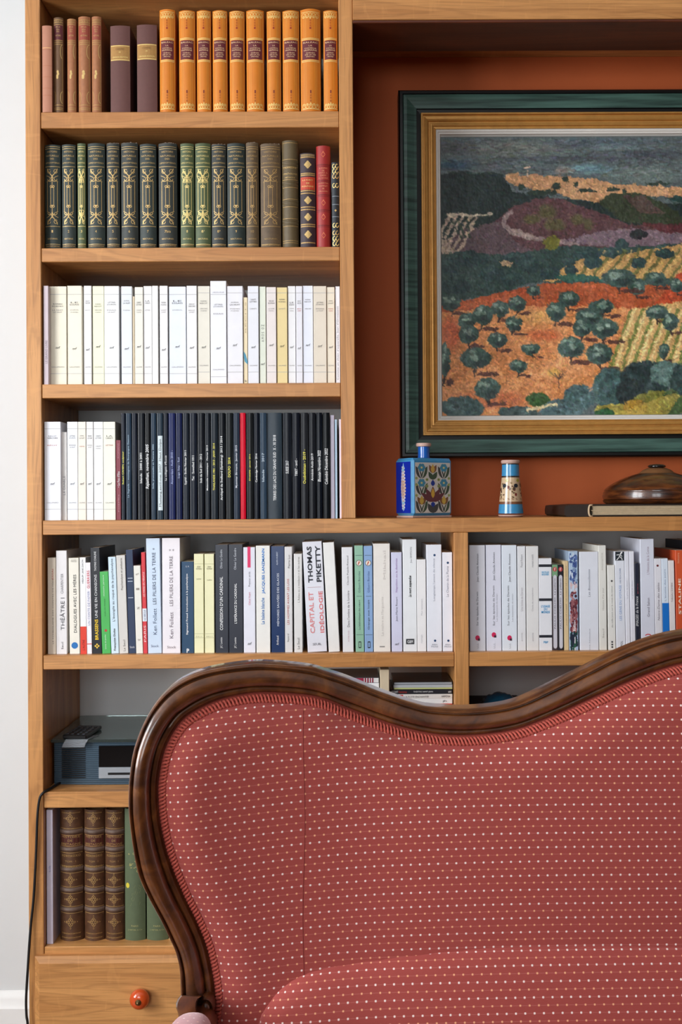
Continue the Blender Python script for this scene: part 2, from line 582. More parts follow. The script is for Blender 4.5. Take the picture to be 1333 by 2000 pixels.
class Book:
    def __init__(s, x0, x1, top, row, c, kind='paper', bulge=0.0, Y=None, depth=.138, lean=0.0, rough=0.55, look='', name='paperback_book', m=None, place=None, gap=.0003):
        s.row = row
        Y = row['Y'] if Y is None else Y
        s.Y, s.kind, s.k = Y, kind, (Y + D) / F
        zs = row['z']
        xm = (x0 + x1) / 2
        ym = top + 95
        a, b = at(x0, ym, Y), at(x1, ym, Y)
        s.w = (b.x - a.x) - 2 * gap
        s.h = at(xm, top, Y).z - zs
        s.bx = (a.x + b.x) / 2
        s.b = bulge * s.w
        s.d = depth
        s.ybot = proj((s.bx, Y, zs))[1]
        s.top = top
        s.decor = {}
        lab = look + (place or (', %s from side panel on %s shelf' % (nth(len(row['books']) + 1), row['name'])))
        lab = lab.replace(' ,', ',')
        if lean:                                   # top leans to -x: pivot on the bottom left corner
            s.w *= math.cos(R(abs(lean)))
            s.h /= math.cos(R(abs(lean)))
            s.root = empty(name, (a.x, Y, zs + .0002), lab, 'book', row['group'], (0, R(-lean), 0))
            s.ox = s.w / 2 if lean > 0 else s.w / 2
            if lean < 0:
                s.root.location.x = b.x
                s.ox = -s.w / 2
        else:
            s.root = empty(name, (s.bx, Y, zs + .0002), lab, 'book', row['group'])
            s.ox = 0
        row['books'].append(s)
        s.m = m or mat(c, rough, 0.05, 40, 0.05 if kind == 'paper' else 0.12)
        s._body()

    # spine surface
    def P(s, u, v, e=.00025):
        x = max(-1, min(1, 2 * u / s.w))
        return (u + s.ox, s.b * x * x - e, v)

    def _body(s):
        w, d, h, n = s.w, s.d, s.h, 8 if s.b > .0005 else 2
        t = .0009 if s.kind == 'paper' else .0022
        t = min(t, w * .2)
        out = [(-w / 2 + w * i / n, s.b * (2 * i / n - 1) ** 2) for i in range(n + 1)]
        if s.b <= .0005:
            c = min(.0008, w * .1)
            out = [(-w / 2, c), (-w / 2 + c, 0), (w / 2 - c, 0), (w / 2, c)]
        inn = [(max(-w / 2 + t, min(w / 2 - t, x)), y + t) for x, y in out]
        prof = [(-w / 2, d)] + out + [(w / 2, d), (w / 2 - t, d)] + inn[::-1] + [(-w / 2 + t, d)]
        # U profile as quads between outer and inner chain
        O_ = [(-w / 2, d)] + out + [(w / 2, d)]
        I_ = [(-w / 2 + t, d)] + inn + [(w / 2 - t, d)]
        k = len(O_)
        V = []
        for chain in (O_, I_):
            for z in (0, h):
                V += [(x + s.ox, y, z) for x, y in chain]
        Fc = []
        for i in range(k - 1):
            Fc += [(i, i + 1, k + i + 1, k + i), (2 * k + i + 1, 2 * k + i, 3 * k + i, 3 * k + i + 1),
                   (k + i, k + i + 1, 3 * k + i + 1, 3 * k + i), (i + 1, i, 2 * k + i, 2 * k + i + 1)]
        for i in (0, k - 1):
            Fc.append((i, k + i, 3 * k + i, 2 * k + i))
        o = mesh('cover', V, Fc, s.m, s.root, local=True)
        if s.b > .0005:
            flat_angle(o, 50)
        ins = 0.0004 if s.kind == 'paper' else .004
        y0 = s.b + t + .0002
        G().box(-w / 2 + t + s.ox, w / 2 - t + s.ox, y0, d - ins, ins, h - ins, 0).build('page_block', PAGES if s.kind != 'old' else PAGES_OLD, s.root, local=True)

    def vy(s, y):
        return (s.ybot - y) * s.k

    def add(s, m, V, Fc, part='spine_lettering', e=.00025):
        """V: px offsets (dx, y) -> on the spine"""
        gk = s.decor.setdefault((m.name, part), (m, G()))[1]
        gk.add([s.P(x * s.k, s.vy(y), e) for x, y in V], Fc)

    def T(s, txt, y, w, h, c, dx=0, rot=0, shear=0, bold=0.0, rough=0.6):
        """lettering stretched to w x h pixels round (dx, y); rot 90 reads upwards"""
        a, f = text_mesh(txt, shear, bold)
        if not f:
            return
        if rot == 90:
            V = [(dx - b_ * h, y - a_ * w) for a_, b_ in a]
        elif rot == -90:
            V = [(dx + b_ * h, y + a_ * w) for a_, b_ in a]
        else:
            V = [(dx + a_ * w, y - b_ * h) for a_, b_ in a]
        s.add(mat(c, rough, 0.0, 10) if isinstance(c, tuple) else c, V, f, e=.0006)

    def up(s, txt, y0, y1, h, c, dx=0, **kw):
        s.T(txt, (y0 + y1) / 2, abs(y0 - y1), h, c, dx, 90, **kw)

    def rect(s, x0, x1, y0, y1, c, part='spine_label', e=.00018):
        n = 6 if s.b > .0005 else 1
        V, Fc = [], []
        for i in range(n + 1):
            x = x0 + (x1 - x0) * i / n
            V += [(x, y0), (x, y1)]
        Fc = [(2 * i, 2 * i + 1, 2 * i + 3, 2 * i + 2) for i in range(n)]
        s.add(mat(c, 0.5, 0.04, 60) if isinstance(c, tuple) else c, V, Fc, part, e)

    def line(s, y, c, t=1.0, f=0.94, part='spine_rule'):
        W = s.w / s.k / 2 * f
        s.rect(-W, W, y - t / 2, y + t / 2, c, part, .0003)

    def rib(s, P, w, m, part='gilt_ornament'):
        s.add(m, *ribbon(P, w), part)

    def disc(s, dx, y, rx, ry, c, part='spine_mark', n=14, e=.0003):
        V = arc(dx, y, rx, ry, 0, 360 - 360 / n, n)
        s.add(mat(c, 0.5, 0.0, 10) if isinstance(c, tuple) else c, V, [tuple(range(n))[::-1]], part, e)

    def poly(s, P, c, part='spine_mark', e=.0003):
        s.add(mat(c, 0.5, 0.0, 10) if isinstance(c, tuple) else c, P, [tuple(range(len(P)))], part, e)

    def band(s, y, t, m, proud=.0014, part='raised_band'):
        """raised cord band across the spine"""
        n = 8
        prof = [(-t / 2 * s.k, 0), (-t / 4 * s.k, .8 * proud), (0, proud), (t / 4 * s.k, .8 * proud), (t / 2 * s.k, 0)]
        V, Fc = [], []
        for i in range(n + 1):
            u = -s.w / 2 + s.w * i / n
            for dv, q in prof:
                x, yy, v = s.P(u, s.vy(y) + dv, 0)
                f = 1 - .35 * abs(2 * i / n - 1) ** 4
                V.append((x, yy - q * f - .0001, v))
        m_ = len(prof)
        for i in range(n):
            for j in range(m_ - 1):
                Fc.append((i * m_ + j, (i + 1) * m_ + j, (i + 1) * m_ + j + 1, i * m_ + j + 1))
        mesh(part, V, Fc, m, s.root, smooth=True, local=True)

    def done(s):
        for (nm, part), (m, gk) in s.decor.items():
            o = gk.build(part, m, s.root, local=True)
            if len(gk.F) > 1 and part not in ('spine_label', 'maroon_label', 'red_label'):
                o['kind'] = 'stuff'


def row(name, z, Y=.02, group=''):
    return dict(name=name, z=z, Y=Y, books=[], group=group)


GOLD = mat((204, 170, 108), 0.35, 0.15, 400, metal=0.35, name='gilt')
GOLD_DIM = mat((176, 140, 84), 0.45, 0.2, 400, metal=0.25, name='worn_gilt')
GOLD_LT = mat((232, 206, 130), 0.4, 0.1, 400, metal=0.2, name='bright_gilt')
INK, GREY, WHITE_T, RED_T, YEL_T = (38, 38, 42), (120, 118, 120), (235, 235, 235), (196, 60, 52), (236, 226, 90)

# ---- top shelf -------------------------------------------------------------
r1 = row('topmost', S1[0], .01, 'leather and cloth books on the topmost shelf')
b = Book(81.8, 101, 50, r1, (178, 120, 94), 'hard', .12, Y=.001, look='faded pink cloth book', name='cloth_book', depth=.16)
for y in (96, 128, 150, 172, 186):
    b.line(y, (172, 108, 78), 1.2)
b.line(93, (214, 160, 110), 2)
TAN, TAN_D = mat((158, 100, 62), .5, .22, 120, .25), mat((104, 72, 44), .5, .22, 120, .25)
for x0, x1, top, m, lab, lk in ((104, 123, 34, TAN_D, (92, 34, 40), 'thin dark brown gilt leather book'), (130.5, 148, 36.5, TAN, (150, 70, 50), 'thin tan gilt leather book'),
                                (152, 176, 32, TAN, (150, 66, 48), 'wider tan gilt leather book'), (178.5, 197.6, 32, TAN, (152, 72, 54), 'tan gilt leather book beside a dark gap')):
    b = Book(x0, x1, top, r1, None, 'old', .22, look=lk, name='leather_book', m=m, depth=.13)
    W = (x1 - x0) / 2 * .9
    b.rect(-W, W, 47, 78, lab)
    for y in (38, 43, 47.5, 78, 82, 86, 205, 211, 214):
        b.line(y, GOLD_DIM, 1.3)
    for y, ww in ((52, .5), (57, .35), (61, .3), (69, .62)):
        b.T('HISTOIRE' if ww > .5 else 'DE LA', y, 2 * W * ww, 3, GOLD)
    b.T('x x x x', 41, 2 * W * .8, 3, GOLD_DIM)
    for sx in (1,):
        b.rib(arc(W * .95, 100, W * .45, 14, 90, 270), 1.1, GOLD)
        b.rib(arc(W * .95, 190, W * .45, 12, 90, 270), 1.1, GOLD)
        b.rib([(W * .9, 90), (W * .9, 202)], .8, GOLD_DIM)
    b.rib(arc(-W * .95, 190, W * .4, 12, -90, 90), 1.0, GOLD_DIM)
    for dy in (-5, -1, 3, 6):
        b.disc((dy % 3 - 1) * .8 - W * .1, 145 + dy, W * .26, 3.2, GOLD, 'gilt_ornament', 8)
PUR = mat((96, 58, 52), .62, .12, 150, .2)
for x0, x1, top, y0, y1, lk in ((215, 254, 50, 87.5, 118, 'plum brown cloth book by the thin leather books'), (267, 306.6, 48, 85, 116, 'plum brown cloth book beside the orange volumes')):
    b = Book(x0, x1, top, r1, None, 'hard', .10, look=lk, name='cloth_book', m=PUR, depth=.15)
    W = (x1 - x0) / 2 * .96
    b.rect(-W, W, y0, y1, mat((168, 124, 66), .45, .15, 300, metal=.2))
    b.line(y0 + 1.5, GOLD_LT, 1.2)
    b.line(y1 - 1.5, GOLD_LT, 1.2)
    b.T('CONTES', y0 + 8, W * .9, 4, (120, 84, 40))
    b.T('et', y0 + 14, W * .2, 3, GOLD_LT)
    b.T('GRANDE ÉDITION', y1 - 7, W * 1.6, 4, GOLD_LT)
BAL = mat((208, 118, 14), .36, .12, 26, .08, coat=.15, name='orange_leather')
BALG = mat((228, 164, 70), .4, .1, 300, name='soft_gilt')
MAR = mat((98, 24, 34), .5, .08, 100, name='maroon_label')
for i, (x0, x1, top) in enumerate(((311, 342, 18), (349, 381, 20), (384, 412, 20), (415, 444, 20), (448, 478, 21), (481, 515.6, 19), (521, 549, 21), (552, 585, 20), (587, 626.6, 17), (632, 660, 20))):
    wd = ('narrow', 'wide')[x1 - x0 > 31]
    b = Book(x0, x1, top, r1, None, 'hard', .20, look=wd + ' orange leather volume with maroon label', name='leather_volume', m=BAL, depth=.135,
             place=', %s of the ten' % nth(i + 1))
    W = (x1 - x0) / 2
    f = W * .80
    b.rect(-f, f, 78, 115, MAR, 'maroon_label')
    for y, t in ((73.5, 1), (76, 1.3), (117, 1.3), (119.5, 1), (22, 1), (212.5, 1)):
        b.line(y, GOLD_LT, t, .9)
    for x in (-.92, -.62, .62, .92, -.45, .45):
        b.rib([(W * x, 24), (W * x, 72)], .5, BALG)
        b.rib([(W * x, 121), (W * x, 205)], .5, BALG)
    for x in (-.66, -.33, 0, .33, .66):
        for yc, sg in ((29, 1), (207, -1)):
            b.rib(arc(W * x, yc, W * .17, 5, 0, 360, 9), .8, GOLD_LT)
            b.rib([(W * x, yc), (W * x, yc + sg * (7 - 5 * abs(x)))], 1.4, GOLD_LT)
    for y in (39, 44, 49, 54):
        b.T('*' if y != 54 else 'I', y, 3.2, 3.6, (150, 40, 20))
    for k, y in enumerate((179, 186, 191, 197)):
        b.T('I' if k == 0 else '*', y, 2.2 if k == 0 else 3, 6 if k == 0 else 3.6, (120, 36, 20))
    for tx, y, ww, hh in (('BALZAC', 82, .9, 3), ('LA', 88.5, .22, 2.8), ('COMÉDIE', 93.2, .74, 3), ('HUMAINE', 97.4, .80, 3), ('SCÈNES', 102.6, .56, 2.6), ('DE LA VIE', 106.4, .66, 2.4), ('PRIVÉE', 110, .52, 2.6)):
        b.T(tx, y, 2 * f * ww, hh, (236, 196, 150))

# ---- second shelf -----------------------------------------------------------
r2 = row('second', S2[0], .02, 'gilt natural history volumes on the second shelf')


def gilt_panel(b, W, y0, y1, m, rich=False):
    """scrolled gilt ornament between y0 and y1, the lower half mirrored"""
    H = y1 - y0
    t = .95
    for sgn, ya in ((1, y0), (-1, y1)):
        Yv = lambda q: ya + sgn * q * H
        for sx in (-1, 1):
            b.rib([(sx * W * .62 * math.cos(a) * (1 - q * .35), Yv(.015 + .16 * q)) for q, a in zip(np.linspace(0, 1, 9), np.linspace(0, 1.9, 9))], t + .5, m)
            b.rib(arc(sx * W * .42, Yv(.055), W * .2, .036 * H, 0, 330, 10), t, m)
            b.rib([(sx * W * (.72 - .5 * math.sin(q * 3.1)), Yv(.13 + .11 * q)) for q in np.linspace(0, 1, 9)], t, m)
            b.rib(arc(sx * W * .3, Yv(.205), W * .28, .028 * H, -30, 210, 9), t + .3, m)
            b.rib(arc(sx * W * .14, Yv(.325), W * .13, .02 * H, 0, 360, 8), t + .3, m)
            if rich:
                b.rib(arc(sx * W * .45, Yv(.12), W * .3, .07 * H, 0, 360, 12), t, m)
                b.rib(arc(sx * W * .3, Yv(.23), W * .26, .03 * H, 0, 360, 10), t, m)
        b.rib([(0, Yv(.12)), (0, Yv(.30))], t, m)
        b.poly([(-W * .1, Yv(.2)), (0, Yv(.16)), (W * .1, Yv(.2)), (0, Yv(.24))], m, 'gilt_ornament')
        b.disc(0, Yv(.335), W * .14, .016 * H, m, 'gilt_ornament', 10)
        b.rib([(-W * .62, Yv(.012)), (W * .62, Yv(.012))], 1.8, m)
    for x in (-.62, -.2, .2, .62):
        b.rib([(x * W, y0 + H * (.34 if abs(x) < .5 else .24)), (x * W, y1 - H * (.34 if abs(x) < .5 else .24))], .8, m)


DG = mat((38, 48, 44), .5, .25, 90, .2, name='dark_green_leather')
DGB = mat((42, 46, 42), .5, .25, 90, .2, name='dark_slate_leather')
LG = mat((74, 86, 54), .5, .2, 90, .2, name='olive_green_leather')
BR = mat((86, 68, 44), .55, .3, 90, .3, name='worn_brown_leather')
BR2 = mat((92, 72, 48), .55, .45, 60, .4, name='scuffed_brown_leather')
spec = [(86.4, 117.6, 282.7, DG, '1', 'dark green'), (120, 147.5, 282, DG, '2', 'dark green'), (150.7, 167.3, 280, LG, '3', 'narrow olive green'), (170, 204.5, 279.6, DG, '4', 'dark green'),
        (207.5, 233.5, 280, DGB, '5', 'dark slate'), (235.7, 269.3, 279, DGB, '6', 'frayed dark slate'), (272.4, 305, 281, DG, '7', 'dark green'), (309, 345.5, 279.6, DGB, '7bis', 'wide dark slate'),
        (352, 379, 280, LG, '8', 'olive green'), (381, 411.6, 279.6, LG, '8¹', 'wider olive green'), (413, 442, 282, DGB, '8²', 'dark slate'), (443.5, 479, 279.6, DG, '9', 'wide dark green'),
        (480.5, 505.6, 279, BR, '10', 'worn brown'), (508.6, 548.7, 281, BR2, '', 'scuffed wide brown')]
for x0, x1, top, m, num, lk in spec:
    b = Book(x0, x1, top, r2, None, 'old', .17, look=lk + ' gilt volume', name='leather_volume', m=m, depth=.14)
    W = (x1 - x0) / 2
    gd = GOLD_LT if m is LG else (GOLD_DIM if m in (BR, BR2) else GOLD)
    for y, t in ((286, .8), (290, .9), (325, 1.0), (442, 1.0), (477, .9)):
        b.line(y, gd, t)
    for tx, y, ww in (('HISTOIRE', 296, .62), ('NATURELLE', 304, .78), ('DES', 310, .24), ('LÉPIDOPTÈRES', 317.5, .86)):
        b.T(tx, y, 2 * W * ww, 3.2, gd)
    gilt_panel(b, W, 328, 439, gd, m is LG)
    b.T(num, 452, min(2 * W * .5, 3 * len(num)), 5, gd)
    b.T('NOCTURNES', 466.5, 2 * W * .62, 2.8, gd)
    b.T('mwmwmwmw', 481 - (x0 - 86) * .005, 2 * W * .86, 3, GOLD_DIM)
    if m in (DGB, BR, BR2):                        # frayed head cap
        rnd = random.Random(int(x0))
        gk = G()
        for i in range(9):
            u = (-.5 + (i + .5) / 9) * b.w * .92
            h_ = rnd.uniform(.0004, .002)
            p = b.P(u, b.h, 0)
            gk.box(p[0] - b.w * .045, p[0] + b.w * .045, p[1] + .0003, p[1] + .002, b.h, b.h + h_, .0002)
        gk.build('frayed_edge', mat((128, 112, 96), .9, .3, 300), b.root, local=True)['kind'] = 'stuff'
OLV = mat((92, 76, 48), .5, .18, 80, .2, name='olive_brown_leather')
b = Book(551, 583, 274, r2, None, 'old', .24, look='tall olive brown leather book with double raised bands', name='leather_volume', m=OLV, depth=.145)
for y in (318, 358, 396, 434):
    for dy in (-3.5, 3.5):
        b.band(y + dy, 3.6, OLV, .0011)
    b.line(y - 7.5, GOLD_DIM, .9)
    b.line(y + 7.5, GOLD_DIM, .9)
b.line(278, GOLD_DIM, 1)
for y in (470, 474):
    b.line(y, GOLD_DIM, 1)
for tx, y, ww in (('DUFRESNE', 327, .8), ('ORNITHOLOGIE', 339, .86), ('MÉTHODE', 346, .62)):
    b.T(tx, y, 32 * ww, 3.4, GOLD)
PURP = mat((52, 34, 40), .5, .15, 90, .15, name='aubergine_leather')


def rosette(b, y, r_, m):
    for a in range(0, 360, 45):
        q = r_ if a % 90 == 0 else r_ * .7
        b.disc(q * .55 * math.cos(R(a)), y + q * .62 * math.sin(R(a)), r_ * .3, r_ * .3, m, 'gilt_ornament', 8)
    b.disc(0, y, r_ * .35, r_ * .35, m, 'gilt_ornament', 8)


b = Book(586.5, 617, 299, r2, None, 'old', .2, look='aubergine leather book with orange label and gilt flowers', name='leather_volume', m=PURP, depth=.13)
b.rect(-14.2, 14.2, 345, 370, (186, 62, 34), 'orange_label')
for y in (306, 338, 341.5, 372, 377, 404, 409, 438, 442, 474):
    b.line(y, GOLD_DIM, 2.2)
b.rect(-13.5, 13.5, 300, 304, mat((140, 118, 84), .8, .3, 400), 'worn_head')
for y in (321, 391, 424, 458):
    rosette(b, y, 8.5, GOLD)
for tx, y, ww in (('LA FORÊT', 351, .8), ('DE', 357.5, .24), ('FONTAINE', 363.5, .86)):
    b.T(tx, y, 26 * ww, 3, GOLD_LT)
REDL = mat((158, 40, 38), .42, .1, 60, .12, name='red_leather')
b = Book(618, 646, 284.5, r2, None, 'hard', .24, look='bright red leather book with gilt lozenges', name='leather_volume', m=REDL, depth=.14)
for y in (321, 352, 380, 410, 440):
    b.line(y, (110, 20, 22), 1.6)
    b.line(y + 3, (110, 20, 22), 1.0)
for y in (301, 396, 424, 460):
    b.poly([(-4.5, y), (0, y - 7), (4.5, y), (0, y + 6)], mat((206, 110, 70), .4, .1, 200, metal=.2), 'gilt_ornament')
for tx, y, ww in (('A. DUMAS', 328, .66), ('DE', 333, .2), ('PARIS À', 337, .7), ('CADIX', 342, .5), ('G. DORÉ', 347, .74), ('THÉÂTRE', 357, .78), ('COMPLET', 363, .7), ('II', 368, .12), ('MÉLANGES', 373, .74)):
    b.T(tx, y, 24 * ww, 2.8, (226, 150, 110))
NAVY = mat((26, 34, 42), .5, .12, 90, .15, name='navy_leather')
b = Book(648.5, 663.5, 317, r2, None, 'old', .2, look='short narrow navy book with gilt flowers', name='leather_volume', m=NAVY, depth=.12)
for y in (383, 399, 423):
    b.line(y, (120, 130, 140), 1.3)
for y in (324, 334, 344, 362, 440, 455, 466, 476):
    for sx in (-1, 1):
        b.rib(arc(sx * 3, y, 2.6, 4.2, 0, 300, 9), 1.4, GOLD_LT if y not in (344, 455) else GOLD)
rosette(b, 411, 2.6, GOLD)

# ---- third shelf: white paperbacks ------------------------------------------
WHT, CRM, IVR, BLW, YLC = (238, 236, 236), (238, 228, 204), (240, 234, 222), (228, 232, 238), (236, 214, 156)
r3 = row('third', S3[0], .018, 'white paperbacks on the third shelf')
NAMES3 = ('VERCORS', 'ROMAN', 'LE SOIR', 'RÉCIT', 'POÈMES', 'LETTRES', 'JOURNAL', 'ESSAIS', 'CARNETS', 'LA NUIT')


def nrf_book(b, i, W, ya, yt, yn, yp, yl, tc=(140, 134, 132), pub='GALLIMARD'):
    b.line(yl[0], (176, 172, 172), .8, .98)
    b.line(yl[1], (176, 172, 172), .8, .98)
    b.T(NAMES3[i % 10].split()[0], ya, 2 * W * .5, 2.8, (96, 92, 92))
    b.T(NAMES3[(i * 3 + 1) % 10], ya + 4.2, 2 * W * .62, 2.8, (96, 92, 92))
    b.T(NAMES3[(i * 7 + 2) % 10], yt, 2 * W * .6, 2.6, tc)
    if i % 3:
        b.T(NAMES3[(i * 5 + 4) % 10], yt + 4, 2 * W * .5, 2.6, tc)
    b.T('nrf', yn, min(2 * W * .5, 9), 5, INK, shear=.35)
    b.T(pub, yp, 2 * W * .7, 2.4, (150, 146, 146))


spec = [(85, 95, 558.4, (206, 190, 196), 'v', 'thin lilac grey'), (95.6, 130.6, 559.6, (238, 230, 208), '', 'wide cream'), (131.4, 160.2, 558.4, (240, 232, 212), '', 'cream'), (164, 179.3, 558.4, WHT, '', 'narrow white'),
        (181, 203.3, 559, (240, 238, 208), '', 'pale yellow'), (203.8, 233.3, 559, (242, 242, 242), '', 'wide white'), (237, 258.6, 559.6, BLW, '', 'bluish white'), (259, 263, 579, (232, 214, 186), '-', 'short sliver-thin beige'),
        (263.5, 280.2, 561, (236, 232, 220), '', 'off-white'), (280.6, 297, 559, WHT, '', 'white'), (297.4, 309.6, 558.4, (240, 240, 238), '-', 'plain narrow white'), (312, 328.4, 558.4, WHT, '', 'white'),
        (330.5, 363.6, 560, (232, 236, 244), '', 'wide bluish white'), (365, 385.3, 558.4, WHT, '', 'white'), (386.6, 410.3, 559, (232, 226, 212), '', 'ivory'), (411.3, 443, 549, (240, 240, 246), 'tall', 'tallest white'),
        (443.8, 475, 559, (238, 236, 240), '', 'wide white'), (476, 484, 581, (232, 214, 178), 'mark', 'short narrow beige blue-marked'), (484.6, 506, 559, (234, 234, 240), '', 'white'), (507.4, 519.8, 560, (224, 228, 212), 'v2', 'narrow pale green'),
        (521, 540.3, 561, (236, 226, 222), '', 'pinkish white'), (541.3, 562, 561.6, YLC, '', 'butter yellow'), (563, 578, 559, WHT, '', 'narrow white'), (578.7, 591.7, 559, (236, 234, 240), 'red', 'narrow white red-lettered'),
        (592, 612.2, 558.4, (234, 236, 246), '', 'bluish white'), (612.8, 638.6, 559, (232, 220, 202), '', 'beige'), (639, 654.7, 561, (238, 228, 208), 'red', 'ivory red-lettered'), (656, 665.0, 559.6, (236, 238, 244), 'v3', 'thin glossy white')]
for i, (x0, x1, top, c, st, lk) in enumerate(spec):
    b = Book(x0, x1, top, r3, c, look=lk + ' paperback', Y=.018 + (i * 7 % 5) * .0012 if i else .006, depth=.135)
    W = (x1 - x0) / 2
    o = (-3 if x0 > 370 else 0)
    if st in ('', 'red'):
        nrf_book(b, i, W, 588 + (i * 5 % 3) * 3 + o, 606 + (i * 3 % 3) * 4 + o, 680 + (i % 4 - 1.5) * 2 + o, 717 + o, (575 + o, 730 + o), (190, 92, 84) if st == 'red' else (150, 144, 142))
    elif st == 'tall':
        b.T('LIVRE DE LA PLUME', 571, 22, 2.6, (150, 146, 150))
        nrf_book(b, i, W, 595, 613, 680, 722, (575, 736))
    elif st == 'v':
        b.up('LE GRAND LIVRE', 710, 665, 4, (140, 126, 134), .5)
    elif st == 'v2':
        b.up('A M O S   O Z', 668, 634, 5, (120, 124, 116))
        b.T('nrf', 711, 8, 5, INK, shear=.35)
    elif st == 'mark':
        b.poly([(-4, 686), (0, 692), (4, 706), (3.6, 712), (-2, 706), (-4, 696)], (84, 150, 176))
        b.up('RÉCITS', 650, 590, 3, (190, 170, 134))
        b.T('b', 744, 3, 4, INK)
    elif st == 'v3':
        b.up('Comme un chien d’aquarelle, Jean d’Ormesson', 742, 598, 4.5, (150, 150, 158))

# ---- fourth shelf: paperbacks and photo albums -------------------------------
r4 = row('fourth', S4[0], .018, 'paperbacks and albums on the fourth shelf')
spec = [(86.6, 119.2, 824, (236, 236, 242), 'red', 'wide white'), (120, 131, 844, (240, 236, 232), 'v', 'short narrow white'), (131.4, 152.2, 824, (236, 238, 244), '', 'white'), (152.6, 168.4, 824, (240, 232, 218), 'red', 'cream'),
        (168.8, 182.8, 824, (240, 238, 236), '', 'narrow off-white'), (183.2, 202, 824, (242, 242, 242), '', 'white'), (202.4, 226, 824, (240, 238, 222), 'red', 'ivory')]
for i, (x0, x1, top, c, st, lk) in enumerate(spec):
    b = Book(x0, x1, top, r4, c, look=lk + ' paperback', Y=.018 + (i % 3) * .001 if i else .011, depth=.135)
    W = (x1 - x0) / 2
    if st == 'v':
        b.up('LE DIABLE', 967, 930, 4, (150, 150, 156))
    else:
        nrf_book(b, i + 3, W, 852, 870 + (i % 2) * 2, 945, 982, (838, 995), (186, 110, 96) if st == 'red' else (150, 144, 142))
b = Book(227, 236.6, 860, r4, (128, 44, 58), rough=.4, look='short maroon paperback', depth=.12)
b.up('• Le Fou d’Elsa', 952, 921, 4.5, WHITE_T)
b.up('POÈMES', 1000, 966, 2.5, (200, 150, 156))
b.up('ROMANS', 895, 866, 3, (190, 130, 140))

ALB = {}


def album(c):
    if c not in ALB:
        t = NT('album_%02x%02x%02x' % c)
        bc_ = lin(c)
        v = t.coord(scale=(1, 1, .25), rnd=5.0)
        f = t.noise(v, 55, 4, .6, .6)
        t.l(t.mix(f, tuple(x * .5 for x in bc_), tuple(min(1, x * 1.15) for x in bc_)), t.b.inputs['Base Color'])
        t.bump(t.noise(t.coord(rnd=5.0), 130, 3), .12, .0008)
        t.set(Roughness=.26)
        t.b.inputs['Specular IOR Level'].default_value = .22
        ALB[c] = t.m
    return ALB[c]


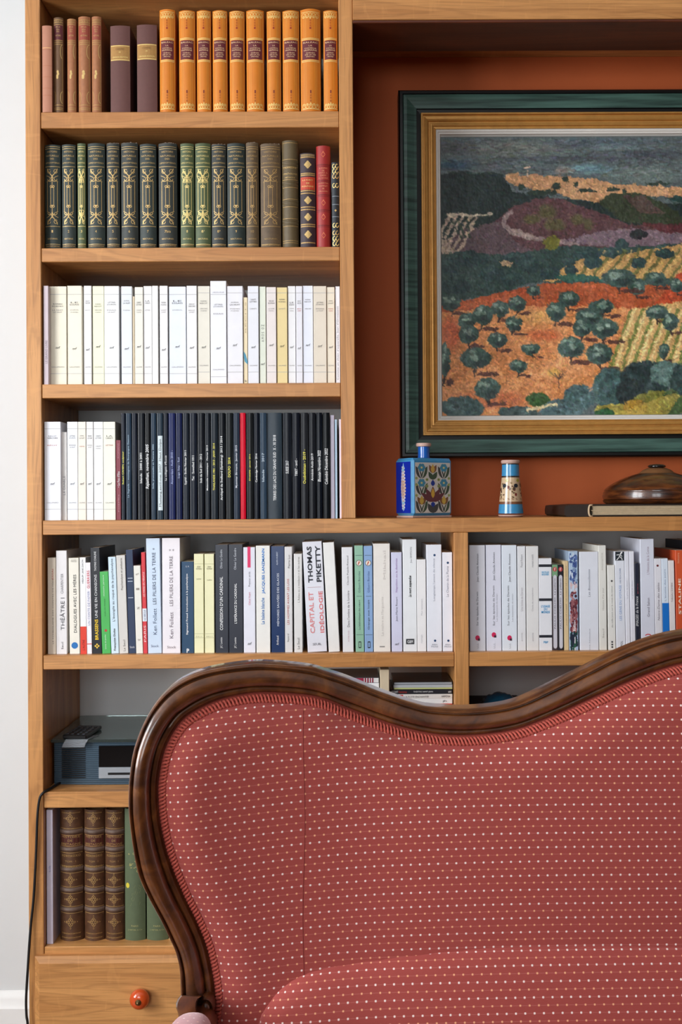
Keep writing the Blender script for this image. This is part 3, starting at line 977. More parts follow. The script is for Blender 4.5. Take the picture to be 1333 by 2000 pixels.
K, SL, NV, PB = (16, 20, 28), (40, 58, 76), (24, 30, 44), (34, 42, 92)
spec = [(236.8, 245, NV, 'Robert CAHEN, sculpteur', 946, 882, 4, YEL_T, 'dark navy album with yellow lettering'), (245.4, 257, SL, 'La Sagrada – montagnes de Bourgogne Gascon', 972, 850, 4, (150, 176, 196), 'slate blue album'),
        (257.4, 267.8, NV, '', 0, 0, 0, None, 'unlettered dark album'), (268.2, 282.8, K, 'Islande   2000 à 2001', 944, 885, 4.5, WHITE_T, 'black album with small white lettering'),
        (283.2, 294, (12, 14, 18), 'Rajasthan, novembre 2005', 955, 868, 8, WHITE_T, 'black album with large white italics'), (294.4, 305.2, SL, 'Sicile, promenades en Toscane 2006', 955, 868, 4, (170, 196, 214), 'slate blue album'),
        (305.6, 318.8, (44, 58, 70), '', 0, 0, 0, None, 'album with a white label strip'), (319.2, 329, (20, 26, 40), 'La collégiale d’Écouis', 939, 890, 5, WHITE_T, 'dark blue album'),
        (329.4, 342.8, PB, 'Amsterdam - Août 2010 -', 946, 880, 4.5, (160, 170, 214), 'violet blue album'), (343.2, 356.2, (26, 34, 72), 'Lugo Saty - Sud', 934, 894, 4.5, (170, 180, 216), 'navy blue album'),
        (356.6, 369.4, (34, 40, 50), 'Syphil - Sicilia Février 2011', 947, 880, 5, WHITE_T, 'charcoal album'), (369.8, 385, NV, 'Tac   Soweilied 1011', 939, 890, 4.5, WHITE_T, 'dark navy album'),
        (385.4, 399.8, K, 'Inde du Sud 2011 - 2012', 943, 887, 4.5, WHITE_T, 'black album'), (400.2, 410.8, (28, 34, 42), 'Melancolie romantique   Février 2013', 958, 870, 4, WHITE_T, 'charcoal album'),
        (411.2, 426.2, (30, 38, 46), 'THAILANDE 1981 - 2013 - JANV. 2014', 958, 866, 5, YEL_T, 'charcoal album with long yellow lettering'), (426.6, 440.3, (18, 22, 28), 'Archipel du Svalbard (Spitzberg)  2013 / 2014', 977, 852, 5.5, WHITE_T, 'black album with long white lettering'),
        (440.7, 455.4, (26, 30, 32), 'DOLPO  2014', 932, 894, 5, YEL_T, 'black album with short yellow lettering'), (455.8, 468.8, (44, 54, 70), 'Myanmar Birmanie,  Janvier 2015', 953, 870, 5, (210, 214, 224), 'grey blue album'),
        (469.2, 480.4, (222, 16, 48), '', 0, 0, 0, None, 'bright red unlettered album'), (480.8, 495.6, (28, 30, 32), 'ÉTHIOPIE - Janvier 2016', 939, 887, 4, YEL_T, 'black album with small yellow lettering'),
        (496, 506.8, (18, 24, 36), 'Cambodge Février 2016', 942, 886, 5, WHITE_T, 'dark navy album'), (507.2, 521.3, (52, 70, 88), 'Islande      2017', 941, 885, 4.5, (196, 212, 226), 'slate blue album'),
        (521.7, 551.8, (46, 58, 68), 'TERRES DES LACS DU GRAND SUD  X - XI 2018', 978, 850, 5.5, WHITE_T, 'widest slate grey album'), (552.2, 570.4, (26, 30, 38), 'SUISSE 2017', 925, 900, 6, WHITE_T, 'black album'),
        (570.8, 586.8, (18, 22, 32), 'TIBET - avril -', 930, 896, 5, WHITE_T, 'dark navy album'), (587.2, 602.6, (36, 38, 42), 'Ouzbékistan - 2019 -', 945, 878, 5.5, YEL_T, 'charcoal album with yellow lettering'),
        (603, 617.3, (28, 30, 36), 'Arménie Août-2019', 939, 886, 4.5, WHITE_T, 'charcoal album'), (617.7, 630.2, (14, 20, 30), 'Bhoutan Novembre 2022', 941, 880, 6, WHITE_T, 'black album with white script'),
        (630.6, 644.8, (18, 22, 26), 'Colombie Décembre 2022', 946, 876, 6, WHITE_T, 'black album with white script')]
for i, (x0, x1, c, tx, ya, yb, hh, tc, lk) in enumerate(spec):
    b = Book(x0, x1, 807.2 - (x0 - 240) * .003, r4, None, 'hard', .10 if x1 - x0 < 20 else .04, look=lk, name='photo_album', m=album(c), Y=.015 + (i * 5 % 4) * .0015, depth=.205)
    if tx:
        hh *= 1.0
        b.up(tx, ya, yb, hh, tc, shear=.2 if 'script' in lk or 'italic' in lk else 0, bold=.01)
    if 'strip' in lk:
        b.rect(-3.2, 5.4, 997, 851.5, (214, 226, 230), 'paper_label', .0004)
        b.up('Mustang avril-mai 2007  Haut Dolpo', 990, 858, 5.5, (40, 40, 46), 1.2)
    # raised joint lines along both spine edges, as bound albums have
    gk = G()
    for sx in (-1, 1):
        p0, p1 = b.P(sx * b.w * .46, .001), b.P(sx * b.w * .46, b.h - .001)
        gk.tube([p0, p1], min(.0006, b.w * .05), 6)
    gk.build('spine_joint', b.m, b.root, local=True, smooth=True)['kind'] = 'stuff'
for x0, x1, top, c, lk in ((645.6, 654.2, 811, (176, 170, 186), 'lilac grey booklet'), (655, 659.4, 819.6, (176, 204, 224), 'thin pale blue booklet'), (663.2, 667.4, 819, (232, 216, 228), 'thin pinkish white booklet')):
    Book(x0, x1, top, r4, c, look=lk, name='booklet', depth=.19)

# ---- fifth shelf, wide compartment -------------------------------------------
r5 = row('fifth', S5[0], .022, 'mixed books on the fifth shelf')
OFW = (232, 230, 226)


def bk5(x0, x1, top, c, look, lean=0.0, Y=.022, depth=.14, rough=.5, **kw):
    return Book(x0, x1, top, r5, c, look=look, lean=lean, Y=Y, depth=depth, rough=rough, gap=.0002, **kw)


b = bk5(93, 109.4, 1089.6, (222, 208, 188), 'beige paperback')
b.up('LE SYMBOLISME DES CONTES DE FÉES', 1258, 1132, 3, (120, 106, 96), 2)
b.up('ESSAI', 1132, 1112, 3, (190, 80, 60), 2)
b = bk5(109.8, 131, 1075.7, (230, 226, 226), 'white theatre paperback with large grey title', depth=.125)
b.up('THÉÂTRE I', 1231, 1168, 9, (70, 70, 74), 1)
b.up('CHARPENTIER', 1160, 1121, 5, (120, 120, 126), 1)
b.up('Seuil', 1268, 1254, 4, (70, 70, 74), 1)
b = bk5(136, 156, 1090, (236, 230, 216), 'ivory paperback with blue disc', .5)
b.up('DIALOGUES AVEC LES MÈRES', 1236, 1123, 7, (30, 28, 30), 1)
b.disc(0, 1261, 6.4, 6.4, (24, 110, 180))
b.T('AGNÈS\nVIRAGE', 1096, 11, 5, (130, 124, 116))
b = bk5(157.4, 169.4, 1089, (240, 240, 240), 'white paperback with a red foot', .35)
b.rect(-6, 6, 1224, 1279, (222, 58, 36), 'red_foot')
b.up('HEDIUM  JANE DIXON', 1140, 1094, 4, (70, 70, 76))
b.up('L’AUTRE', 1270, 1250, 4, (130, 20, 10))
b = bk5(170, 180, 1099, (238, 234, 238), 'narrow white paperback with red title', .8, depth=.11)
b.up('GUERRIERS', 1150, 1115, 5, (206, 56, 70))
b.up('UN CONTE DE PAPIER', 1222, 1155, 4, (150, 160, 190))
b.line(1258, (206, 40, 50), 1.5)
b = bk5(180.4, 199, 1070, (24, 26, 34), 'black song book with yellow and white title', 1.0, rough=.35, depth=.15)
b.up('BRASSENS', 1250, 1210, 6.5, (240, 200, 40), 0, bold=.02)
b.up('UNE VIE EN CHANSONS', 1207, 1123, 5, WHITE_T)
b.up('THOMAS CHALINE', 1116, 1078, 4, WHITE_T)
for a in range(4):
    b.disc(3 * math.cos(R(90 * a)), 1262 + 3 * math.sin(R(90 * a)), 1.8, 1.8, (230, 190, 60))
b = bk5(199.6, 217, 1116.7, (72, 176, 84), 'bright green short paperback', 1.7, rough=.4, depth=.11)
b.up('LE JEU DU MONDE', 1204, 1170, 2.6, (30, 90, 40))
b.up('souvenirs, parcours', 1165, 1124, 3.4, (220, 240, 220), -1)
b.up('Livres de poche', 1268, 1240, 3.4, (220, 240, 220), -1)
b.disc(0, 1232, 2.6, 2.6, (190, 60, 50))
b = bk5(217.4, 232.6, 1088, (206, 226, 238), 'pale blue paperback with bold author name', 1.75)
b.up('L’évangile au risque de la psychanalyse', 1214, 1092, 5.5, (40, 44, 54))
b.up('Françoise Dolto', 1271, 1228, 4.5, (30, 30, 36), 0, bold=.02)
b = bk5(233.4, 251, 1085, (214, 210, 204), 'grey beige paperback', 1.75)
b.up('Psychanalyse et pédiatrie', 1153, 1091, 5, (90, 84, 76), 1)
b.up('Le Seuil', 1272, 1250, 4, (110, 104, 96), 1)
b = bk5(251.6, 265.6, 1074, (38, 54, 84), 'navy blue paperback', 1.5, depth=.13)
for y in (1130, 1136, 1168):
    b.line(y, (200, 208, 220), 1.2, .7)
b.T('Stock', 1264, 9, 4, (220, 220, 226))
b = bk5(266, 279.8, 1105, (234, 230, 220), 'short off-white paperback', 1.5, depth=.11)
for y, tx in ((1122, 'gf'), (1151, '1'), (1188, 'z'), (1250, 'tr')):
    b.T(tx, y, 6, 4, (150, 140, 130))
b = bk5(280.2, 288.2, 1079, (216, 56, 64), 'narrow red paperback with a white block', 1.15)
b.rect(-4, 4, 1189, 1214, (226, 232, 240), 'white_block')
b.up('LE SIÈCLE', 1212, 1192, 4, (40, 60, 120))
b.up('LES MAINS DU MIRACLE', 1166, 1118, 3.4, (250, 220, 220))
b.up('PARIS', 1254, 1222, 4, (250, 220, 220))
b = bk5(289, 316, 1051.7, (206, 222, 240), 'tall pale blue novel with starred title', .8, depth=.15, rough=.3)
b.up('Ken Follett', 1240, 1189, 7, (86, 100, 128), 1)
b.up('LES PILIERS DE LA TERRE', 1181, 1080, 6.5, (70, 80, 104), 1)
b.T('*', 1073, 4, 4, (70, 80, 104), 1)
b.T('Stock', 1262, 15, 5, (120, 132, 160))
b = bk5(317, 352.4, 1051, (238, 232, 236), 'tall pinkish white novel with two stars', 0, depth=.15, rough=.3)
b.up('Ken Follett', 1247, 1196, 7, (120, 108, 118), 0)
b.up('LES PILIERS DE LA TERRE', 1184, 1087, 6.5, (110, 98, 106), 0)
b.T('* *', 1075, 10, 4, (90, 80, 90), 1)
b.T('Stock', 1264, 17, 5, (140, 126, 132))
b = bk5(355, 379, 1097, (26, 66, 98), 'teal blue pocket book', 0, depth=.11, rough=.4)
b.up('Sigmund Freud', 1240, 1198, 4.5, WHITE_T, -1, bold=.02)
b.up('Introduction à la psychanalyse', 1195, 1121, 4.5, WHITE_T, -1, bold=.015)
b.T('P', 1271, 5, 8, WHITE_T, 0, bold=.03)
b.T('S. F.', 1107, 7, 2.5, WHITE_T)
for x0, x1, w in ((379.4, 398.4, 'left'), (400, 419, 'right')):
    b = bk5(x0, x1, 1082, (238, 234, 190), 'pale yellow paperback, %s one of the pair' % ('first' if w == 'left' else 'second'), 0, depth=.12)
    for y in (1102, 1238, 1246):
        b.line(y, (190, 186, 140), .8)
    b.T('ESSAI\nROMAN', 1109.5, 10, 7, (110, 108, 84))
    b.T('suite', 1131 + (2 if w != 'left' else 0), 9, 3, (150, 146, 110))
    b.T('É D I T', 1243, 12, 2.4, (150, 146, 110))
for x0, x1, top, tt, ta, au, lk in ((420.8, 446.4, 1064, 'CONFESSION D’UN CARDINAL', (1231, 1127), (1111, 1074), 'dark blue-black novel beside the yellow pair'), (446.9, 474.8, 1063.5, 'L’ESPÉRANCE DU CARDINAL', (1218, 1140), (1113, 1071), 'dark blue-black novel beside a white book')):
    b = bk5(x0, x1, top, (38, 42, 54), lk, 0, rough=.35, depth=.15)
    b.up(tt, *ta, 6, WHITE_T, -1, bold=.01)
    b.up('Olivier Le Gendre', *au, 4.5, (200, 204, 212), -1)
    b.up('JC Lattès', 1266, 1245, 5, WHITE_T, -1)
b = bk5(476, 499, 1069, (230, 230, 240), 'white novel with a pink strip', 0, depth=.14)
b.rect(-3.4, 2.6, 1068.5, 1109, (226, 50, 104), 'pink_strip')
b.up('Chloé Vuart', 1182, 1157, 3.6, (200, 70, 110), 0)
b.up('Premier arrêt', 1146, 1117, 3.6, (110, 104, 116), 0)
b.T('nrf', 1257, 8, 6, INK, shear=.35)
b = bk5(500.6, 528.2, 1066, (238, 236, 230), 'cream white novel with large blue lettering', 0, depth=.15)
b.up('La baleine blanche', 1219, 1168, 6.5, (20, 110, 180), -1, bold=.01)
b.up('JACQUES LANZMANN', 1160, 1072, 6.5, (20, 120, 200), 1, bold=.02)
b = bk5(530, 556, 1067, (22, 50, 94), 'deep blue glossy book', 0, rough=.3, depth=.15)
b.up('MÉMOIRES SAUVÉES DES GLACES', 1223, 1120, 5, (220, 226, 236), 0)
b.up('ALAIN HUBERT', 1104, 1078, 3, (200, 210, 226), -1)
b.up('Arthaud', 1260, 1242, 4.5, WHITE_T, -1)
b = bk5(556.6, 571.6, 1068, (222, 220, 220), 'narrow light grey paperback with red title')
b.up('LES HOMMES AVANT LES LOIS', 1220, 1131, 4, (190, 90, 80), -1)
b.up('Pierre Luc', 1110, 1084, 4, (80, 76, 76), 1)
b.up('fayard', 1254, 1238, 4.5, (110, 106, 106), -1)
b = bk5(574.6, 591, 1082, (226, 224, 222), 'light grey paperback standing by the leaning book')
b.up('L’Adieu au « médecin » et les autres', 1177, 1088, 4, (130, 126, 122), 1)
b.up('Le Seuil', 1268, 1246, 4.5, (100, 98, 96), 0)
b = bk5(601, 639, 1058.7, (228, 228, 236), 'thick leaning book with bold black and pink lettering', 2.5, depth=.155, rough=.4)
b.up('THOMAS', 1138.6, 1068, 9.5, (44, 46, 56), -6.5, bold=.03)
b.up('PIKETTY', 1138, 1067, 9.5, (44, 46, 56), 10, bold=.03)
b.up('CAPITAL ET', 1237.5, 1157, 9, (228, 140, 140), -7.5, bold=.015)
b.up('IDÉOLOGIE', 1237, 1156, 9.5, (226, 110, 110), 10.5, bold=.015)
b.T('SEUIL', 1259, 17, 4.5, (90, 92, 100), 0)
b.line(1148, (190, 150, 156), .8, .7)
b = bk5(642, 664, 1060, (238, 236, 232), 'blank ivory leaning book', 2.75, depth=.15, rough=.4)
b = bk5(669.6, 691, 1069, (230, 230, 232), 'light grey paperback behind a leaning book', .35, depth=.14)
b.up('Dans l’ombre de la lumière', 1225, 1154, 4.5, (90, 84, 88), 1)
b.up('Claude Pujade-Renaud', 1143, 1086, 4, (90, 84, 88), 1)
b.up('ACTES SUD', 1254, 1232, 2.5, (190, 150, 160), 1)
for x0, x1, top, c, lk, t1, ln in ((694.6, 711.6, 1065.8, (146, 190, 164), 'mint green pocket book with round emblem', 'La bibliothèque des cœurs', .35), (712.4, 729.4, 1066.5, (138, 170, 212), 'sky blue pocket book with round emblem', 'Grange aux loups', .25)):
    b = bk5(x0, x1, top, c, lk, ln, depth=.125)
    b.disc(0, 1100, 6, 6, (70, 64, 60))
    b.disc(0, 1100, 5, 5, (232, 226, 216), e=.0004)
    b.poly([(-2.5, 1103), (0, 1096), (2, 1098), (-1, 1104)], (200, 90, 60), e=.0005)
    b.up(t1, 1230, 1172, 4.5, (50, 66, 70), 0)
    b.up('Gilbert Bordes', 1158, 1116, 4, (90, 120, 120) if c[0] > 140 else (84, 110, 160), 0)
    b.line(1085, (70, 90, 90), .8, .8)
    b.line(1165, (70, 90, 90), .8, .6)
    b.line(1240, (70, 90, 90), .8, .8)
    b.rect(-2.6, 2.6, 1253, 1266, (36, 44, 48), 'imprint_mark')
    b.rect(-1.4, 1.4, 1255, 1264, c, 'imprint_mark', .0004)
b = bk5(730, 762.8, 1062, (236, 230, 222), 'thick ivory book with faint lettering', 0, depth=.15)
b.up('Le maître et Marguerite', 1242, 1166, 6, (206, 200, 194), 1)
b.up('Mikhaïl', 1132, 1076, 5, (214, 206, 200), 5)
b.rect(-5, 5, 1262, 1264.5, (150, 146, 142), 'imprint_mark')
b = bk5(765, 786, 1079, (214, 214, 236), 'lavender paperback', 0, depth=.13)
b.up('Jean-Marie Rouart', 1214, 1166, 4.5, (70, 66, 90), 0)
b.up('Napoléon ou la destinée', 1157, 1091, 5, (150, 110, 170), 0)
b.T('nrf', 1258, 8, 5, INK, shear=.35)
b = bk5(787.4, 814.6, 1053.7, (236, 238, 240), 'tall white book with heavy italic title', 0, depth=.16, rough=.3)
b.up('La mort suspendue', 1166.5, 1124.6, 6.5, (24, 24, 28), 1, shear=.3, bold=.03)
b.up('Joe SIMPSON', 1100, 1069, 4.5, (130, 130, 136), 3)
b.rect(-8, 8, 1248, 1258.5, (44, 48, 52), 'imprint_mark')
b.T('G&M', 1253.3, 11, 6, (226, 228, 230), bold=.02)
b = bk5(815.2, 833, 1093, (240, 238, 238), 'short blank white book', 0, depth=.13)
b.up('Mon testament', 1202, 1170, 3, (180, 180, 186), 0)
b.up('roman', 1256, 1240, 3, (190, 190, 196), 0)
for x0, x1, top, d0, tt, ta, lk in ((834, 863.5, 1064, 1084.6, 'Longtemps l’amant du silence', (1174, 1091), 'white book with two blue dots, tall and wide'), (865, 884.6, 1079, 1099.5, 'Le Chemin de la Plume', (1166, 1106), 'white book with two blue dots beside the divider')):
    b = bk5(x0, x1, top, (234, 236, 244), lk, 0, depth=.15, rough=.4)
    for y in (d0, 1251.5):
        b.disc(1, y, 2.3, 2.3, (36, 70, 110))
    b.up(tt, *ta, 4.5, (140, 144, 160), 0)
    b.T('Albin\nMichel', 1261, 13, 7, (130, 136, 150))

# ---- fifth shelf, second compartment -----------------------------------------
r5['name'] = 'fifth'
r6 = row('fifth', S5[0], .022, 'mixed books in the compartment behind the sofa crest')


def bk6(x0, x1, top, c, look, lean=0.0, Y=.022, depth=.14, rough=.45, **kw):
    return Book(x0, x1, top, r6, c, look=look, lean=lean, Y=Y, depth=depth, rough=rough, gap=.0002,
                place=', %s from divider in second compartment' % nth(len(r6['books']) + 1), **kw)


for i, (x0, x1, top, c) in enumerate(((917.6, 948.8, 1065, (226, 226, 234)), (950.2, 980, 1064.5, (224, 224, 236)), (981, 1010.3, 1065, (226, 232, 240)))):
    b = bk6(x0, x1, top, c, 'lilac white book with a small pink logo', rough=.3)
    b.up('Jean Claude Ameisen', 1137 - (3 if i == 1 else 0), 1082 - (3 if i == 1 else 0), 5, (84, 84, 92), 1)
    b.up('Sur les épaules de Darwin', 1222, 1156 - 12 * (i > 0), 5, (100, 100, 108), 0 - (i == 2) * 2)
    if i:
        b.up('Les battements du temps', 1214, 1160, 3, (140, 140, 150), 6)
    b.disc(-.5, 1246 - (6 if i == 1 else 0), 4.4, 5, (206, 30, 84))
    b.rect(0, 4.2, 1247 - (6 if i == 1 else 0), 1251.5 - (6 if i == 1 else 0), (60, 30, 50), 'imprint_mark', .0005)
    b.up('L L L', 1266, 1257, 3, (130, 130, 140), 0)
for x0, x1, top, c, lk, t1, t2 in ((1011.7, 1027.6, 1067, (230, 230, 232), 'narrow pale grey book', 'Une brève de Darwin', 'Pascal Robert'), (1028.8, 1053, 1067, (228, 226, 224), 'plain grey white book', 'Choix de complaintes', 'roman inédit')):
    b = bk6(x0, x1, top, c, lk)
    b.up(t1, 1194, 1148, 4, (170, 166, 170), 0)
    b.up(t2, 1108, 1083, 4, (150, 148, 152), 0)
    b.up('points', 1252, 1236, 3.5, (170, 166, 170), 0)
b = bk6(1053.6, 1079, 1090.6, (232, 232, 236), 'white book with black bands and cyan lettering')
for y in (1105, 1171.5, 1243):
    b.rect(-12.6, 12.6, y - 2.6, y + 2.6, (34, 36, 46), 'black_band')
b.T('NICOLAS\nBOUVIER', 1120, 14, 8, (40, 160, 206), bold=.02)
b.T('L’USAGE\nDU\nMONDE', 1190, 17, 16, (30, 150, 204), bold=.02)
b.T('PBP', 1254.5, 9, 4, (60, 150, 200), bold=.02)
for x0, x1, top, c, c2, lk in ((1079.4, 1090.6, 1102, (60, 48, 52), (118, 160, 120), 'narrow dark book with green head and grey label'), (1091, 1101.4, 1103, (26, 24, 32), (26, 24, 32), 'narrow black book with grey label')):
    b = bk6(x0, x1, top, c, lk, depth=.11)
    W = (x1 - x0) / 2
    b.rect(-W * .96, W * .96, top + 1, 1126, c2, 'coloured_head')
    b.disc(0, 1112, 4, 4.6, (190, 70, 70))
    b.T('f', 1112, 3, 6, (240, 220, 214))
    V = arc(0, 1128, W * .66, 5, 180, 360, 7) + arc(0, 1262, W * .66, 5, 0, 180, 7)
    b.poly(V, (206, 204, 212), 'grey_label', .0004)
    b.up('PAULO COELHO  Le pèlerin', 1228, 1130, 4, (70, 66, 76), 0)
b = bk6(1102.4, 1111.6, 1096, (220, 194, 150), 'thin sand-coloured book', depth=.13)
b.up('JOHN LE CARRÉ   LE CHANT DE LA MISSION', 1222, 1106, 3, (150, 126, 90))
b = bk6(1112.2, 1130, 1076.6, (176, 196, 220), 'picture-spined book in blue, maroon and green', depth=.15, rough=.3)
rnd = random.Random(4)
for i in range(260):
    y = rnd.uniform(1082, 1268)
    f = (y - 1076) / 198
    if f < .32:
        c = rnd.choice(((92, 116, 172), (206, 216, 230), (60, 84, 140), (170, 196, 216)))
    elif f < .40:
        c = rnd.choice(((220, 190, 190), (206, 216, 230)))
    elif f < .80:
        c = rnd.choice(((92, 34, 46), (120, 50, 58), (70, 26, 44), (150, 90, 96), (186, 130, 130)))
    else:
        c = rnd.choice(((26, 66, 60), (40, 90, 70), (30, 40, 60)))
    x = rnd.uniform(-7, 7)
    b.disc(max(-5.5, min(5.5, x)), y, rnd.uniform(1.2, 2.8), rnd.uniform(1.5, 6), c, 'painted_spine', 9, .0002 + i * 1e-6)
b.up('Magellan', 1142, 1100, 6, (40, 60, 130), 2, shear=.2)
b.up('folio', 1233, 1214, 5, (240, 230, 232), 1, bold=.02)
b.rect(1, 3, 1244, 1273, (220, 220, 226), 'painted_spine', .0004)
b = bk6(1133, 1170, 1077.7, (228, 230, 238), 'thick blank white book', depth=.15)
b.up('Les Bienveillantes', 1166, 1112, 4, (140, 144, 156), 0, shear=.2)
b.up('une histoire', 1272, 1228, 2, (150, 154, 166), 0)
b = bk6(1171, 1186, 1065.5, (232, 230, 222), 'tall ivory paperback', .2, depth=.15)
b.up('Histoire d’un jour', 1192, 1148, 4, (170, 166, 158), 1)
b.up('anonyme', 1114, 1080, 3.4, (190, 186, 178), 0)
b.up('Seuil', 1246, 1228, 3.4, (170, 166, 158), 0)
b = bk6(1189, 1203.6, 1104, (234, 232, 226), 'short off-white paperback with black marks', .4, depth=.12)
b.up('dix mille jours sur la route du retour', 1226, 1144, 3.4, (110, 110, 106), 1)
b.disc(1, 1135, 2, 2, (90, 88, 86))
for y in (1254, 1259, 1264):
    b.disc(0, y, 1.8, 1.8, (60, 60, 62))
b = bk6(1204.2, 1222.6, 1077, (230, 232, 240), 'white book with a black running-figure emblem', .5, depth=.15)
b.rect(-8.6, 8.6, 1077.6, 1095, (34, 42, 48), 'black_square')
b.rib([(3, 1080), (1, 1085), (-1, 1089)], 2.6, mat(WHITE_T, .5, 0, 10), 'running_figure')
b.rib([(-6, 1084), (0, 1083.5), (5, 1087)], 1.4, mat(WHITE_T, .5, 0, 10), 'running_figure')
b.rib([(-1, 1088), (4, 1090), (5, 1094)], 1.6, mat(WHITE_T, .5, 0, 10), 'running_figure')
b.rib([(-1, 1088), (-3, 1091), (-6, 1094)], 1.6, mat(WHITE_T, .5, 0, 10), 'running_figure')
b.disc(4, 1079.5, 1.6, 1.6, WHITE_T, 'running_figure')
b.up('UNE VIE À COURIR', 1140, 1110, 3.6, (90, 110, 150), 0)
b.up('LES GENS DU VOYAGE', 1212, 1143, 4.4, (130, 160, 206), 0)
b.up('POL', 1262, 1252, 4, (60, 60, 66), 1)
for x0, x1, ln in ((1223, 1232, .55), (1232.6, 1242.2, .6)):
    b = bk6(x0, x1, 1077, (232, 232, 240), 'narrow white paperback', ln, depth=.14)
    b.up('La grâce du désert', 1170, 1134, 3, (180, 180, 192), 0)
b = bk6(1242.8, 1251.2, 1100, (30, 36, 52), 'narrow navy book with white title', .5, depth=.14)
b.up('IMAGES de la France', 1223, 1165, 5, WHITE_T, -1, shear=.2)
b.up('qui s’en va', 1160, 1140, 3, (180, 80, 90), 1)
b = bk6(1253, 1280, 1053, (222, 224, 236), 'tallest white book with red lettering', .3, depth=.16, rough=.35)
b.up('L’Histoire de la Corse', 1122, 1068, 4.5, (170, 150, 164), 1)
b.up('Grand Salon', 1205, 1168, 4.5, (110, 100, 112), 1)
b.rib(arc(0, 1243, 6, 4, 200, 380, 9), 1.8, mat((200, 40, 50), .5, 0, 10), 'red_scribble')
b = bk6(1281, 1295, 1091, (230, 228, 234), 'white book with a dark red dot', .5, depth=.13)
b.disc(-.5, 1105, 2.2, 2.2, (110, 40, 44))
b.up('Notre-Dame des sables', 1212, 1138, 4, (120, 110, 120), 0, shear=.2)
b = bk6(1295.6, 1308.6, 1091, (222, 232, 244), 'white book with a bright blue foot', .7, depth=.13, rough=.3)
b.rect(-6.4, 6.4, 1178, 1274, (20, 116, 206), 'blue_foot')
b.up('L’écume des jours', 1174, 1112, 3.6, (120, 140, 170), 0)
b = bk6(1309.4, 1321, 1095, (234, 226, 224), 'pinkish white paperback', .8, depth=.12)
b.up('TABLEAU SOMBRE', 1176, 1138, 3, (140, 120, 124), 0)
b = bk6(1322, 1345, 1075, (214, 88, 48), 'orange book at the picture edge', .4, depth=.15, rough=.4)
b.up('STALINE', 1200, 1130, 5, (250, 226, 200), -4, bold=.02)
b.up('histoire', 1100, 1080, 4, (240, 180, 140), -6)
b = bk6(1346, 1372, 1056.7, (24, 28, 40), 'tall dark book behind the orange one', 0, depth=.16, Y=.03)

# ---- bottom shelf: old folios ------------------------------------------------
r7 = row('bottom', S7[0], .028, 'old volumes on the bottom shelf')
b = Book(90.5, 103.5, 1582, r7, (214, 206, 222), Y=.016, look='lilac white paperback', depth=.16)
b.up('la ville', 1704, 1692, 3.4, (120, 120, 180), 0)
FOL = mat((84, 54, 34), .45, .6, 75, .5, name='mottled_calf_leather')
FOL2 = mat((96, 74, 62), .5, .4, 120, .5, name='dark_mottled_calf')
for i, (x0, x1) in enumerate(((114, 160.5), (162.5, 202.2), (203.4, 241.4))):
    b = Book(x0, x1, 1582.5, r7, None, 'old', .26, look='brown calf folio with raised bands and red label', name='calf_folio', m=FOL, depth=.19)
    W = (x1 - x0) / 2
    b.rect(-W * .88, W * .88, 1632, 1656, mat((78, 30, 26), .5, .3, 120, .3), 'red_label')
    for tx, y, ww in (('HISTOIRE', 1636.5, .76), ('DE', 1643.5, .2), ('BRETAGNE', 1650.5, .8)):
        b.T(tx, y, 2 * W * ww, 4.4, GOLD_DIM)
    b.T('TOM · I', 1684, W * .9, 3.6, GOLD_DIM)
    for y in (1673, 1694):
        b.T('xoxoxoxo', y, 2 * W * .8, 4.5, GOLD_DIM)
    for y in (1627, 1661, 1704 - 4, 1740, 1778):
        b.band(y, 9, FOL2, .004)
        b.line(y - 6.5, GOLD_DIM, 1)
        b.line(y + 6.5, GOLD_DIM, 1)
    for y, q in ((1601, 13), (1720, 12), (1758, 12), (1802, 13)):
        w_ = min(W * .6, q)
        for s_ in (1, .72):
            b.rib([(-w_ * s_, y), (0, y - q * s_), (w_ * s_, y), (0, y + q * s_), (-w_ * s_, y)], 1.2, GOLD_DIM)
        for a in range(0, 360, 60):
            b.rib(arc(w_ * .34 * math.cos(R(a)), y + q * .36 * math.sin(R(a)), w_ * .17, q * .17, 0, 360, 7), .9, GOLD_DIM)
        b.rib([(-W * .86, y - q * 1.15), (W * .86, y - q * 1.15)], .8, GOLD_DIM)
    for y in (1590, 1824, 1832):
        b.T('mwmwmwmw', y, 2 * W * .8, 2.6, GOLD_DIM)
GRN = mat((86, 98, 70), .55, .14, 60, .25, name='sage_green_cloth')
for i, (x0, x1) in enumerate(((242.6, 283), (285, 327))):
    b = Book(x0, x1, 1580.5, r7, None, 'hard', .16, look='sage green cloth book with gilt sprigs', name='cloth_book', m=GRN, depth=.17)
    for tx, y, ww in (('PARIS', 1809, .34), ('J. HETZEL & Cie', 1817, .7)):
        b.T(tx, y, 40 * ww, 3.2, (176, 168, 110))
    rnd = random.Random(i)
    for k in range(26):
        b.rib(arc(rnd.uniform(-11, 11), 1690 + rnd.gauss(0, 10), rnd.uniform(.8, 2), rnd.uniform(.8, 2), 0, rnd.uniform(150, 360), 7), 1, mat((168, 158, 98), .5, .1, 100))
    for k in range(12):
        b.rib(arc(rnd.uniform(-12, 12), rnd.uniform(1725, 1765), 3, 6, 0, rnd.uniform(60, 200), 6), .5, mat((124, 128, 86), .6, .1, 100))
    b.disc(-14, 1731, 3.6, 5.2, (214, 196, 60))
b = Book(328.5, 366, 1584, r7, (196, 176, 130), 'hard', .14, look='straw-coloured cloth book', name='cloth_book', depth=.17)
b = Book(368, 402, 1586, r7, (96, 60, 40), 'old', .18, look='plain brown book mostly hidden by the sofa', name='leather_book', depth=.17)
for rr in (r1, r2, r3, r4, r5, r6, r7):
    for b in rr['books']:
        b.done()

